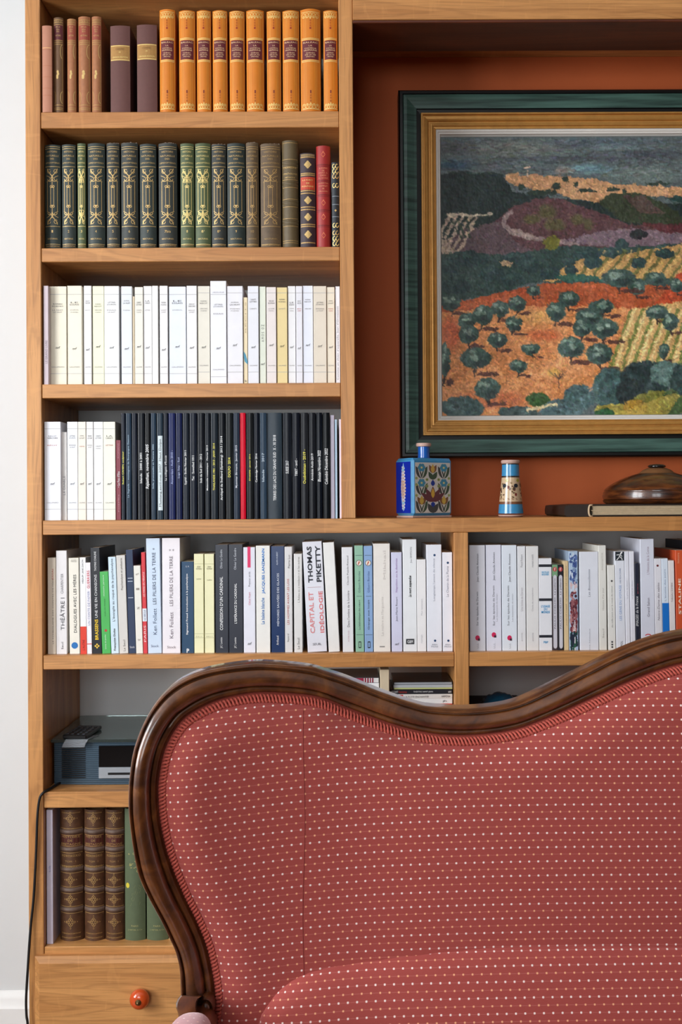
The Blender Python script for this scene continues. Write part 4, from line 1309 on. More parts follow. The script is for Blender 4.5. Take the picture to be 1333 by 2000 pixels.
# ------------------------------------------------------------------ radio, glass, remote, cable
Yr = .055
ra, rb = at(104, 1449, Yr), at(330, 1532, Yr)
zs6 = S6[0]
z0r, z1r = rb.z, ra.z
SLATE = mat((58, 76, 90), .35, .08, 60, name='slate_blue_plastic')
BLK = mat((14, 15, 18), .3, .05, 60, name='black_plastic')
radio = empty('table_radio', ((ra.x + rb.x) / 2, Yr + .1, zs6 + .0004), 'slate blue table radio with disc slot under the glass plate', 'radio')
n = 21
V, Fc = [], []
xs = [ra.x + (rb.x - ra.x) * i / 12 for i in range(13)]
rows_ = []
for j in range(n):
    za, zb = z0r + (z1r - z0r) * j / n, z0r + (z1r - z0r) * (j + 1) / n
    rows_ += [(za, 0), (za + (zb - za) * .3, -.0012), (za + (zb - za) * .7, -.0012)]
rows_.append((z1r, 0))
for z, q in rows_:
    for i, x in enumerate(xs):
        t_ = (i / 12 - .5) * 2
        V.append((x, Yr + .008 * t_ * t_ + q, z))
for j in range(len(rows_) - 1):
    for i in range(12):
        Fc.append((j * 13 + i, j * 13 + i + 1, (j + 1) * 13 + i + 1, (j + 1) * 13 + i))
mesh('ribbed_front', V, Fc, SLATE, radio)
G().box(ra.x, rb.x, Yr + .009, Yr + .20, z0r, z1r, .002).build('body', SLATE, radio)
G().box(ra.x + .018, rb.x - .018, Yr + .012, Yr + .19, zs6 + .0006, z0r - .0003, .001).build('foot', BLK, radio)
ga, gb = at(120, 1460, Yr), at(167.5, 1521, Yr)
g = G()
for j in range(15):
    z = gb.z + (ga.z - gb.z) * (j + .3) / 15
    g.box(ga.x, gb.x, Yr + .0, Yr + .006, z, z + (ga.z - gb.z) / 15 * .45, .0002)
g.build('grille_slot', BLK, radio)['kind'] = 'stuff'
da, db = at(193, 1457, Yr - .002), at(285, 1498, Yr - .002)
G().box(da.x, db.x, Yr - .003, Yr + .006, db.z, da.z, .0006).build('display', mat((8, 8, 10), .06, .0, 10, spec=.3, name='black_display_glass'), radio)
sa, sb = at(193, 1498.5, Yr - .002), at(285, 1519.5, Yr - .002)
slot = G().box(sa.x, sb.x, Yr - .004, Yr + .006, sb.z, sa.z, .0008).build('disc_slot', mat((176, 184, 192), .3, .05, 60, metal=.5, name='silver_plastic'), radio)
sc, sd = at(211, 1509, Yr - .004), at(280, 1513, Yr - .004)
G().box(sc.x, sd.x, Yr - .0046, Yr - .0036, sd.z, sc.z, .0002).build('slot_opening', BLK, slot)
# glass plate lying on the radio
t = NT('green_tinted_glass')
nz = t.noise(t.coord(), 3, 2)
t.l(t.mix(nz, lin((196, 224, 218)), lin((206, 230, 224))), t.b.inputs['Base Color'])
t.set(Roughness=.02, Transmission_Weight=.95, IOR=1.5)
zg = z1r + .0004
g0 = at(88.5, 1441, .045).x
glass = G().box(max(g0, XC1 + .003), at(352, 1441, .045).x, .045, BACK - .004, zg, zg + .006, .0008).build('glass_plate', t.m)
tag(glass, 'green-edged glass plate resting on the radio', 'glass plate')
# remote control on the glass
ztop = zg + .0062
p = [at(124, 1437, .0), at(176, 1437, .0), at(188, 1411, 0), at(150, 1411, 0)]


def onz(px, py, z):
    d = fw + rt * ((px - CX) / F) + up * ((CY - py) / F)
    return CAM + d * ((z - CAMZ) / d.z)


a_, b_, c_ = onz(124, 1437, ztop + .009), onz(173, 1436, ztop + .009), onz(150, 1411, ztop + .009)
rem = empty('remote_control', ((a_.x + b_.x) / 2, a_.y + .05, ztop), 'small black remote control lying on the glass plate', 'remote control', rot=(0, 0, R(-6)))
w2 = (b_.x - a_.x) / 2
G().box(-w2, w2, -.045, .055, .0003, .009, .002).build('body', BLK, rem, local=True)
g = G()
for i in range(4):
    for j in range(5):
        x, y = -w2 + .008 + i * (2 * w2 - .016) / 3, -.035 + j * .018
        g.box(x - .003, x + .003, y - .004, y + .004, .0092, .0104, .0008)
g.build('button', mat((70, 74, 82), .4, .1, 60), rem, local=True)['kind'] = 'stuff'
# clear plastic strip hanging over the plate edge
s0, s1 = at(128, 1443, .044), at(172, 1443, .044)
V = []
for y, z, q in ((.085, ztop + .0004, .016), (.0445, ztop + .0004, 0), (.0425, ztop - .001, 0), (.0425, zg - .001, -.004), (.043, zg - .010, -.008)):
    V += [(s0.x + q, y, z), (s1.x + q, y, z), (s1.x + q, y - .0003, z + .0003), (s0.x + q, y - .0003, z + .0003)]
Fc = []
for i in range(4):
    for k in range(4):
        Fc.append((4 * i + k, 4 * i + (k + 1) % 4, 4 * i + 4 + (k + 1) % 4, 4 * i + 4 + k))
Fc += [(3, 2, 1, 0), (16, 17, 18, 19)]
t = NT('clear_plastic_film')
t.l(t.mix(t.noise(t.coord(), 30, 2), (.7, .75, .8), (.8, .84, .88)), t.b.inputs['Base Color'])
t.set(Roughness=.12, Transmission_Weight=.8, IOR=1.3)
tag(mesh('plastic_strip', V, Fc, t.m), 'clear plastic strip hanging over the edge of the glass plate', 'plastic strip')
# black cable down the side panel
pts = [(150, 1532, .16), (128, 1534, .09), (110, 1536, .045), (96, 1541, .012), (84, 1549, -.004), (77.5, 1560, -.006), (73.5, 1590, -.006), (71.5, 1640, -.006), (69.5, 1690, -.006), (65.6, 1756, -.006), (60.5, 1805, -.007), (57, 1850, -.010), (54.2, 1895, -.012), (52, 1930, -.012), (51, 1958, -.010), (52, 1985, -.010), (54.5, 2005, -.010), (60, 2100, -.012), (62, 2200, -.012)]
P = [at(*q) for q in pts]
P[0].z = P[1].z = P[2].z = zs6 + .0034
P[3].z = zs6 + .0034
P = [p_ for p_ in P if p_.z > .02]
C = catmull(P, 8)
tag(G().tube(C, .0028, 8).build('power_cable', mat((20, 19, 20), .45, .05, 90, name='black_rubber'), smooth=True), 'black power cable running from the radio down the side panel', 'cable')

# ------------------------------------------------------------------ discs in the cabinet row behind the sofa
Yc = .03
r8 = []


def cd_case(x0, x1, y0, y1, c, look, Y=Yc, z=None, texts=(), blocks=(), rough=.2, dep=.125):
    a, b_ = at(x0, y0, Y), at(x1, y1, Y)
    k = (Y + D) / F
    o = empty('disc_case', ((a.x + b_.x) / 2, Y, b_.z), look, 'disc case', 'disc cases stacked behind the sofa')
    G().box(a.x, b_.x, Y, Y + dep, b_.z + .0002, a.z - .0002, .0006).build('case', mat(c, rough, .04, 40), o)
    G().box(a.x + .002, b_.x - .002, Y - .0003, Y + .002, b_.z + .001, a.z - .001, .0001).build('spine_card', mat(tuple(min(255, v + 10) for v in c), .4, .03, 60), o)
    for bx0, bx1, bc_ in blocks:
        p0, p1 = at(bx0, y0, Y), at(bx1, y1, Y)
        G().box(p0.x, p1.x, Y - .0006, Y + .001, b_.z + .0012, a.z - .0012, .0001).build('coloured_block', mat(bc_, .4, .03, 60), o)
    for tx, tx0, tx1, tc in texts:
        av, f = text_mesh(tx)
        p0, p1 = at(tx0, (y0 + y1) / 2, Y), at(tx1, (y0 + y1) / 2, Y)
        h_ = (a.z - b_.z) * .42
        V = [((p0.x + p1.x) / 2 + q[0] * (p1.x - p0.x), Y - .0008, (a.z + b_.z) / 2 + q[1] * h_) for q in av]
        mesh('lettering', V, f, mat(tc, .5, 0, 10), o)
    return o


cd_case(764, 884.4, 1399.5, 1407.5, (40, 42, 48), 'dark disc case low in the stack behind the sofa')
cd_case(764, 884.4, 1391.5, 1399, (210, 206, 200), 'pale disc case below the red one')
cd_case(764, 884.4, 1383.5, 1391, (36, 38, 44), 'black disc case below the red one')
cd_case(764, 884.4, 1375, 1383, (206, 40, 34), 'red disc case low in the stack by the divider')
cd_case(764, 884.4, 1365, 1374.5, (226, 224, 222), 'white disc case above the red one', texts=(('jh', 865, 873, INK),))
cd_case(764, 884.4, 1356, 1364.5, (218, 212, 206), 'white disc case with a red end block', blocks=((764, 788, (196, 40, 36)),), texts=(('LA FLÛTE ENCHANTÉE', 791, 838, (60, 56, 54)), ('HARMONIA', 863, 880, (60, 56, 54))))
cd_case(762.8, 884.4, 1346.5, 1355.5, (24, 26, 32), 'black disc case with white lettering', texts=(('MOZART', 764, 778, WHITE_T), ('Concertos', 779, 795, (200, 60, 50)), ('THÉÂTRE SAINT-JEAN', 808, 846, WHITE_T), ('emi', 876, 882, WHITE_T)))
cd_case(770, 884.4, 1343.4, 1346, (190, 196, 130), 'thin yellow-green disc case')
cd_case(769, 884.4, 1337.6, 1343, (170, 174, 178), 'clear grey disc case under the topmost one')
cd_case(769, 884.4, 1332, 1337.2, (40, 40, 42), 'clear grey disc case topmost of the stack by the divider', blocks=((770.5, 883, (156, 160, 166)),))
cd_case(615, 741, 1384, 1392, (220, 218, 214), 'white disc case at the bottom of the far stack')
cd_case(615, 741, 1374.5, 1383.5, (40, 42, 50), 'dark disc case in the far stack', )
cd_case(615, 741, 1364.5, 1374, (222, 220, 214), 'cream disc case in the far stack')
cd_case(615, 741, 1354.5, 1364, (52, 56, 66), 'dark slate disc case in the far stack')
cd_case(615, 741, 1344.5, 1354, (226, 226, 226), 'plain white disc case under another white one')
cd_case(615, 741, 1334.5, 1344, (228, 228, 230), 'white disc case second from top of the far stack')
cd_case(615, 741, 1324, 1334, (84, 84, 90), 'white disc case with maroon stripes topmost of the far stack', blocks=((616, 695.5, (228, 226, 226)), (730, 740, (228, 226, 226)), (711.2, 712.8, (228, 226, 226)), (715.8, 717.8, (228, 226, 226)), (720.8, 722.8, (228, 226, 226)), (725.2, 727.2, (228, 226, 226)), (696, 711, (160, 40, 70)), (713, 715.5, (150, 30, 60)), (718, 720.5, (150, 30, 60)), (723, 725, (150, 30, 60)), (727.5, 729.5, (150, 30, 60))))
# the stacks stand on a low oak block inside the cabinet
zl1, zl2 = at(700, 1392, Yc).z, at(820, 1407.5, Yc).z
a0, a1 = at(612, 1400, .02).x, at(743, 1400, .02).x
b0, b1 = at(762, 1400, .02).x, D2L - .001
x0, x1 = at(743.6, 1400, .018).x, at(761.4, 1400, .018).x
rack = empty('disc_rack', ((a0 + b1) / 2, .1, S6[0] + .0004), 'pale wooden rack that holds the disc cases behind the sofa', 'rack')
PALE = mat((214, 196, 166), .55, .08, 30, name='pale_birch_wood')
G().box(x0, x1, .018, .16, S6[0] + .0006, at(750, 1308, .018).z, .001).build('upright', PALE, rack)
G().box(a0, x0 - .0004, .02, .16, zl1 - .012, zl1 - .0003, .001).build('rack_shelf', PALE, rack)
G().box(x1 + .0004, b1, .02, .16, zl2 - .012, zl2 - .0003, .001).build('rack_shelf', PALE, rack)
G().box(a0 - .016, a0 - .0004, .02, .16, S6[0] + .0006, at(610, 1310, .018).z, .001).build('upright', PALE, rack)
# blue plastic pouch in the next compartment, on a dark box
p0, p1 = at(925, 1385, .05), at(1040, 1385, .05)
box_ = empty('storage_box', ((p0.x + p1.x) / 2, .15, S7[0] + .0004), 'dark storage box in the compartment behind the sofa dip', 'box')
zb = at(960, 1392, .05).z
G().box(p0.x, p1.x, .05, .25, S7[0] + .0006, zb - .02, .002).build('body', mat((26, 28, 34), .6, .05, 50), box_)
G().box(p0.x - .002, p1.x + .002, .048, .252, zb - .0196, zb, .002).build('lid', mat((30, 32, 38), .6, .05, 50), box_)
q0, q1 = at(950, 1384, .07), at(1020, 1384, .07)
V, Fc = [], []
rnd = random.Random(3)
nx, ny = 14, 8
for s_ in (0, 1):
    for j in range(ny + 1):
        for i in range(nx + 1):
            u, v_ = i / nx, j / ny
            hgt = .026 * math.sin(math.pi * u) ** .5 * math.sin(math.pi * v_) ** .5 if 0 < u < 1 and 0 < v_ < 1 else 0
            hgt += rnd.uniform(0, .004) if hgt and s_ else 0
            V.append((q0.x + (q1.x - q0.x) * u, .07 + .10 * v_, zb + .0006 + (hgt + .001 if s_ else 0)))
N = (nx + 1) * (ny + 1)
for s_ in (0, 1):
    for j in range(ny):
        for i in range(nx):
            q = [s_ * N + j * (nx + 1) + i, s_ * N + j * (nx + 1) + i + 1, s_ * N + (j + 1) * (nx + 1) + i + 1, s_ * N + (j + 1) * (nx + 1) + i]
            Fc.append(q if s_ else q[::-1])
ring = [i for i in range(nx + 1)] + [j * (nx + 1) + nx for j in range(1, ny + 1)] + [ny * (nx + 1) + i for i in range(nx - 1, -1, -1)] + [j * (nx + 1) for j in range(ny - 1, 0, -1)]
for i in range(len(ring)):
    a_, b_ = ring[i], ring[(i + 1) % len(ring)]
    Fc.append((a_, b_, N + b_, N + a_))
o = mesh('plastic_pouch', V, Fc, mat((36, 104, 140), .25, .2, 40, .3), smooth=True)
tag(o, 'crumpled blue plastic pouch on the dark storage box', 'pouch')

# ------------------------------------------------------------------ the painting
def vnoise(h, w, cell, seed):
    rg = np.random.RandomState(seed)
    gh, gw = int(h / cell) + 3, int(w / cell) + 3
    gr = rg.rand(gh, gw)
    y, x = np.mgrid[0:h, 0:w] / cell
    yi, xi = y.astype(int), x.astype(int)
    fy, fx = y - yi, x - xi
    fy, fx = fy * fy * (3 - 2 * fy), fx * fx * (3 - 2 * fx)
    return (gr[yi, xi] * (1 - fy) * (1 - fx) + gr[yi + 1, xi] * fy * (1 - fx) + gr[yi, xi + 1] * (1 - fy) * fx + gr[yi + 1, xi + 1] * fy * fx)


def paint_landscape(PX0, PX1, PY0, PY1, step):
    W, H = int((PX1 - PX0) / step), int((PY1 - PY0) / step)
    X, Yv = np.meshgrid(PX0 + (np.arange(W) + .5) * step, PY0 + (np.arange(H) + .5) * step)
    n1, n2 = vnoise(H, W, 7, 1) - .5, vnoise(H, W, 7, 2) - .5
    n3, n4 = vnoise(H, W, 3, 3) - .5, vnoise(H, W, 3, 4) - .5
    n5 = vnoise(H, W, 22, 5) - .5
    Xw, Yw = X + n1 * 4.5 + n3 * 3, Yv + n2 * 4 + n4 * 3
    img = np.zeros((H, W, 3))
    img[:] = (88, 98, 98)

    def put(mask, c, a=1.0, jit=14):
        c = np.array(c, float)
        j = (n5 * 1.2 + n3 + n1)[..., None] * jit
        m = (mask * a)[..., None]
        img[:] = img * (1 - m) + (c + j) * m

    def poly(P, c, a=1.0, jit=14):
        P = np.array(P, float)
        ins = np.zeros(X.shape, bool)
        for i in range(len(P)):
            (xa, ya), (xb, yb) = P[i], P[(i + 1) % len(P)]
            cond = (ya > Yw) != (yb > Yw)
            xi = xa + (Yw - ya) / (yb - ya + 1e-9) * (xb - xa)
            ins ^= cond & (Xw < xi)
        put(ins.astype(float), c, a, jit)

    def ell(cx, cy, rx, ry, c, a=1.0, jit=14, soft=.0):
        q = ((Xw - cx) / rx) ** 2 + ((Yw - cy) / ry) ** 2
        put(np.clip((1 - q) / max(soft, .12), 0, 1), c, a, jit)

    def line(P, w, c, a=1.0, jit=8):
        d = np.full(X.shape, 1e9)
        for (xa, ya), (xb, yb) in zip(P[:-1], P[1:]):
            L = (xb - xa) ** 2 + (yb - ya) ** 2 + 1e-9
            t = np.clip(((Xw - xa) * (xb - xa) + (Yw - ya) * (yb - ya)) / L, 0, 1)
            d = np.minimum(d, np.hypot(Xw - xa - t * (xb - xa), Yw - ya - t * (yb - ya)))
        put(np.clip(w / 2 - d + .5, 0, 1), c, a, jit)

    # sky
    for cx, cy, rx, ry, c, a in ((900, 290, 90, 16, (78, 80, 84), .8), (1010, 292, 110, 20, (112, 116, 108), .8), (1180, 280, 150, 10, (84, 94, 102), .8), (1260, 305, 130, 12, (72, 76, 84), .9), (1120, 312, 120, 8, (70, 74, 82), .7),
                                 (895, 322, 50, 13, (44, 74, 96), .9), (960, 318, 80, 14, (86, 92, 94), .8), (1150, 332, 60, 12, (112, 142, 152), .9), (1105, 335, 26, 9, (150, 132, 122), .8), (1260, 345, 90, 22, (108, 122, 116), .9),
                                 (1440, 310, 120, 40, (96, 108, 112), .8), (1200, 290, 60, 6, (116, 132, 138), .7)):
        ell(cx, cy, rx, ry, c, a, 10, 1.0)
    # ridge with the village, hills
    poly([(850, 345), (880, 338), (905, 333), (930, 340), (960, 336), (985, 345), (1000, 375), (1060, 385), (1200, 400), (1530, 400), (1530, 520), (850, 520)], (36, 50, 48), 1, 10)
    poly([(985, 348), (1000, 338), (1014, 337), (1018, 345), (1040, 342), (1062, 346), (1092, 345), (1122, 350), (1165, 350), (1200, 362), (1240, 363), (1290, 366), (1333, 368), (1530, 372), (1530, 400), (1333, 388), (1280, 386), (1230, 382), (1180, 388), (1165, 396), (1120, 390), (1092, 378), (1052, 374), (1010, 364), (995, 358)], (196, 148, 106), 1, 16)
    line([(1031, 328), (1031, 346)], 4, (206, 176, 150))
    for x in (1002, 1012, 1022, 1045, 1058, 1076, 1096):
        line([(x, 340), (x, 352)], 1.2, (150, 104, 74), .7)
    for cx, cy, rx, ry in ((1020, 365, 8, 8), (1088, 365, 9, 8), (1128, 363, 5, 5), (1150, 375, 20, 4), (1200, 372, 14, 5), (1290, 361, 26, 3), (1105, 352, 6, 6), (1060, 378, 30, 7), (1222, 376, 5, 5)):
        ell(cx, cy, rx, ry, (44, 58, 48), 1, 10)
    poly([(970, 430), (1000, 405), (1050, 388), (1090, 388), (1130, 402), (1180, 420), (1230, 440), (1333, 445), (1530, 440), (1530, 490), (862, 500), (900, 460)], (92, 60, 62), 1, 14)
    poly([(1165, 395), (1200, 380), (1250, 378), (1300, 400), (1333, 425), (1530, 420), (1530, 450), (1300, 440), (1220, 436)], (52, 60, 40), 1, 16)
    poly([(1220, 385), (1260, 384), (1300, 420), (1250, 418)], (84, 64, 58), .9)
    poly([(1300, 388), (1340, 384), (1530, 380), (1530, 398), (1340, 402)], (34, 66, 62), .9)
    for cx, cy, rx, ry in ((1040, 430, 20, 12), (1070, 415, 22, 16), (1085, 440, 26, 14), (1130, 430, 16, 12), (1150, 440, 12, 14)):
        ell(cx, cy, rx, ry, (84, 82, 46), .8, 16, .6)
    poly([(862, 480), (900, 450), (985, 430), (1000, 470), (1060, 500), (862, 520)], (104, 84, 88), 1, 14)
    line([(1000, 415), (986, 425), (985, 440), (1002, 455), (1040, 466), (1090, 473), (1130, 476)], 9, (158, 136, 132))
    line([(1000, 452), (1040, 462)], 8, (182, 160, 150), .8)
    poly([(1100, 472), (1160, 456), (1240, 448), (1333, 458), (1530, 455), (1530, 492), (1333, 490), (1200, 486)], (128, 106, 114), 1, 12)
    poly([(1250, 438), (1333, 440), (1530, 436), (1530, 456), (1300, 458)], (92, 40, 44), .9)
    ell(1250, 460, 20, 10, (36, 42, 42), .9)
    for q in range(5):
        line([(880 + q * 13, 420), (862 + q * 9, 450 + q * 10), (866 + q * 4, 500)], 6, (196, 172, 150), .95)
    line([(872, 421), (960, 420)], 4, (206, 190, 164))
    for q in range(3):
        line([(882 + q * 15, 430), (900 + q * 9, 465)], 4, (60, 72, 58), .9)
    # middle band of trees and fields
    poly([(850, 500), (900, 492), (1000, 498), (1100, 480), (1200, 486), (1333, 478), (1530, 480), (1530, 560), (1160, 560), (1040, 552), (950, 580), (850, 590)], (54, 76, 70), 1, 16)
    poly([(1060, 552), (1120, 512), (1200, 500), (1333, 480), (1530, 476), (1530, 540), (1333, 545), (1180, 545)], (196, 152, 92), 1, 14)
    for q in range(9):
        line([(1130 + q * 26, 545), (1172 + q * 26, 490)], 6, (96, 100, 56), .85)
        line([(1140 + q * 26, 545), (1184 + q * 26, 490)], 3, (216, 180, 110), .8)
    ell(1078, 475, 18, 14, (120, 116, 46), 1)
    for cx, cy, rx, ry in ((915, 505, 22, 17), (880, 520, 20, 16), (945, 505, 14, 12), (1010, 505, 30, 12), (1215, 480, 14, 12), (1195, 495, 12, 10), (1150, 498, 30, 10), (1110, 512, 16, 10), (960, 535, 26, 14), (1035, 520, 22, 14), (1075, 535, 20, 14), (1115, 530, 12, 10), (1160, 515, 18, 12), (1250, 515, 16, 12), (1300, 498, 20, 10), (890, 560, 30, 16), (1000, 545, 24, 13)):
        ell(cx, cy, rx, ry, (44, 66, 66), 1, 16)
        ell(cx - rx * .2, cy - ry * .4, rx * .55, ry * .4, (70, 96, 88), .6, 16, .6)
    poly([(1080, 540), (1150, 536), (1180, 548), (1100, 552)], (42, 92, 80), .9)
    poly([(975, 512), (985, 508), (1000, 512), (998, 520), (978, 520)], (206, 170, 130), .9)
    # red soil and the orchard
    poly([(850, 600), (980, 570), (1060, 556), (1160, 552), (1300, 560), (1530, 545), (1530, 610), (1190, 606), (1060, 606), (850, 640)], (172, 84, 46), 1, 18)
    poly([(1275, 600), (1333, 530), (1530, 520), (1530, 600)], (180, 72, 38), 1, 16)
    poly([(850, 610), (960, 600), (1060, 598), (1230, 602), (1215, 690), (1170, 760), (1080, 800), (850, 830)], (206, 136, 84), 1, 20)
    ell(1050, 620, 60, 16, (214, 158, 96), .9, 12, .8)
    ell(1060, 655, 44, 14, (186, 92, 52), .8, 12, .8)
    ell(880, 650, 24, 40, (184, 84, 52), .8, 12, .8)
    ell(1090, 720, 60, 30, (216, 150, 100), .8, 12, .8)
    ell(1080, 728, 16, 10, (226, 176, 92), .9, 12, .8)
    ell(960, 780, 90, 24, (186, 104, 66), .8, 14, .8)
    poly([(1190, 730), (1230, 606), (1333, 590), (1530, 588), (1530, 730)], (206, 164, 106), 1, 14)
    for q in range(13):
        x = 1205 + q * 22
        line([(x - 14, 722), (x + 4, 670), (x + 28 + q, 606)], 6, (112, 124, 62), .9)
        line([(x - 3, 722), (x + 12, 670), (x + 36 + q, 606)], 5, (228, 204, 140), .9)
    # olive trees: centre, radius, trunk
    trees = [(1010, 593, 19, 15), (975, 603, 19, 17), (942, 615, 20, 20), (880, 590, 20, 16), (912, 625, 18, 16), (1002, 633, 17, 15), (914, 652, 21, 18), (1086, 608, 21, 19), (1110, 585, 22, 15), (1042, 568, 14, 10),
             (1150, 620, 28, 17), (1175, 600, 26, 14), (1180, 642, 28, 20), (1137, 640, 20, 18), (1115, 678, 27, 22), (1170, 692, 26, 22), (970, 664, 19, 15), (1036, 682, 18, 12), (928, 700, 30, 22), (1012, 715, 18, 13),
             (950, 758, 26, 22), (1245, 563, 18, 14), (1210, 545, 34, 18), (1284, 612, 22, 14), (1310, 630, 16, 17), (1297, 686, 10, 14), (1325, 560, 14, 13), (1283, 545, 20, 14), (868, 700, 10, 34), (1360, 610, 26, 18),
             (1420, 640, 30, 22), (1400, 560, 26, 16), (1470, 600, 28, 20), (1450, 690, 26, 20)]
    rg = np.random.RandomState(11)
    for cx, cy, rx, ry in trees:
        ell(cx + rx * .8, cy + ry * 1.35, rx * .75, ry * .22, (78, 48, 42), .9, 8)
        line([(cx, cy + ry * .5), (cx + rg.uniform(-3, 3), cy + ry * 1.5)], 3.4, (56, 44, 38))
        line([(cx - rx * .4, cy + ry * .4), (cx, cy + ry * 1.2)], 2, (56, 44, 38))
        line([(cx + rx * .4, cy + ry * .4), (cx, cy + ry * 1.2)], 2, (56, 44, 38))
        ell(cx, cy, rx, ry, (62, 84, 76), 1, 20)
        ell(cx + rx * .3, cy + ry * .45, rx * .6, ry * .45, (38, 52, 50), .8, 14, .5)
        for q in range(5):
            ell(cx + rg.uniform(-.6, .3) * rx, cy + rg.uniform(-.65, .1) * ry, rx * .26, ry * .22, (134, 154, 138), .75, 22, .6)
    line([(1092, 728), (1090, 756)], 2.4, (84, 60, 50))
    for dx in (-18, -9, 8, 14):
        line([(1091, 742), (1091 + dx, 728)], 1.4, (84, 70, 62), .9)
    # dark foreground planting
    for cx, cy, rx, ry, c in ((900, 795, 46, 22, (66, 88, 86)), (1010, 805, 40, 14, (62, 78, 76)), (1050, 780, 26, 14, (54, 84, 44)), (1095, 800, 44, 22, (78, 102, 104)), (1130, 776, 32, 26, (74, 98, 98)), (1190, 760, 36, 42, (66, 90, 88)), (1260, 740, 52, 36, (42, 58, 58)),
                              (1230, 770, 30, 32, (34, 46, 46)), (1300, 730, 34, 26, (80, 104, 98)), (1330, 750, 22, 40, (44, 62, 60)), (1290, 790, 60, 26, (120, 118, 54)), (1200, 802, 40, 14, (150, 136, 60)), (1180, 806, 20, 8, (40, 78, 46)), (1240, 796, 24, 16, (160, 124, 50)), (1310, 790, 24, 30, (70, 92, 54)),
                              (1400, 760, 60, 50, (56, 78, 74)), (1470, 740, 50, 60, (60, 80, 70))):
        ell(cx, cy, rx, ry, c, 1, 22)
        for q in range(7):
            ell(cx + rg.uniform(-.6, .5) * rx, cy + rg.uniform(-.7, .5) * ry, rx * .22, ry * .18, np.array(c) * rg.uniform(.55, 1.45), .7, 20, .6)
    line([(1030, 800), (1060, 793), (1085, 788)], 6, (220, 200, 156))
    poly([(1210, 806), (1290, 775), (1330, 770), (1300, 812), (1220, 815)], (176, 152, 70), .7)
    # short brush strokes over everything
    rg = np.random.RandomState(21)
    src = img.copy()
    for q in range(16000):
        i, j = rg.randint(3, H - 3), rg.randint(3, W - 3)
        y_ = PY0 + i * step
        L_, w_ = (rg.uniform(4, 12), 1.1) if y_ < 345 else (rg.uniform(2.5, 6), rg.uniform(.7, 1.2))
        a_ = rg.normal(0, .25) if y_ < 345 else rg.uniform(-.9, .9) + (1.0 if rg.rand() < .35 else 0)
        r_ = int(L_) + 1
        i0, i1, j0, j1 = max(i - r_, 0), min(i + r_ + 1, H), max(j - r_, 0), min(j + r_ + 1, W)
        yy, xx = np.mgrid[i0:i1, j0:j1]
        u_ = (xx - j) * math.cos(a_) + (yy - i) * math.sin(a_)
        v_ = -(xx - j) * math.sin(a_) + (yy - i) * math.cos(a_)
        m_ = (np.clip(1.3 - np.abs(v_) / w_, 0, 1) * (np.abs(u_) < L_ / 2))[..., None] * .8
        c_ = src[i, j] * rg.uniform(.74, 1.30) + rg.normal(0, 5, 3)
        img[i0:i1, j0:j1] = img[i0:i1, j0:j1] * (1 - m_) + c_ * m_
    # canvas weave and brush ridges
    st = vnoise(H, W * 3, 2, 9)[:, ::3] - .5
    img *= (1 + .16 * st + .10 * (vnoise(H, W, 2, 8) - .5))[..., None]
    img *= np.interp(Yv, (268, 480, 600, 812), (1.08, .95, 1.06, 1.10))[..., None]
    return np.clip(img, 0, 255), n1 + n3 + st


Yp = .258
PXa, PXb, PYa, PYb = 861, 1520, 268, 812
step = 1.5
img, relief = paint_landscape(PXa, PXb, PYa, PYb, step)
pic = empty('framed_painting', at(1190, 893, .28), 'large framed oil painting of an olive grove and hilltop village', 'painting')
H_, W_ = img.shape[:2]
pa, pb = at(PXa, PYa, Yp + .012), at(PXb, PYb, Yp + .012)
gx = np.linspace(pa.x, pb.x, W_)
gz = np.linspace(pa.z, at(PXa, PYb, Yp + .012).z, H_)
XX, ZZ = np.meshgrid(gx, gz)
YY = Yp + .012 - .0005 * relief
V = np.stack([XX, YY, ZZ], -1).reshape(-1, 3) - np.array(pic.location)
idx = np.arange(H_ * W_).reshape(H_, W_)
quads = np.stack([idx[:-1, :-1], idx[1:, :-1], idx[1:, 1:], idx[:-1, 1:]], -1).reshape(-1, 4)
me = bpy.data.meshes.new('canvas')
me.vertices.add(len(V))
me.vertices.foreach_set('co', V.ravel())
me.loops.add(quads.size)
me.polygons.add(len(quads))
me.loops.foreach_set('vertex_index', quads.ravel())
me.polygons.foreach_set('loop_start', np.arange(0, quads.size, 4))
me.update(calc_edges=True)
ca = me.color_attributes.new('paint', 'FLOAT_COLOR', 'POINT')
c_ = img.reshape(-1, 3) / 255
c_ = np.where(c_ <= .04045, c_ / 12.92, ((c_ + .055) / 1.055) ** 2.4)
ca.data.foreach_set('color', np.c_[c_, np.ones(len(c_))].ravel())
t = NT('oil_paint')
an = t.t.nodes.new('ShaderNodeVertexColor')
an.layer_name = 'paint'
t.l(an.outputs['Color'], t.b.inputs['Base Color'])
t.bump(t.noise(t.coord(scale=(1, 1, 1)), 500, 3), .25, .0006)
t.set(Roughness=.5)
me.materials.append(t.m)
o = bpy.data.objects.new('canvas', me)
o.parent = pic
col.objects.link(o)
tag(o, 'painted canvas with grey sky, tan village, dark trees and orange soil')


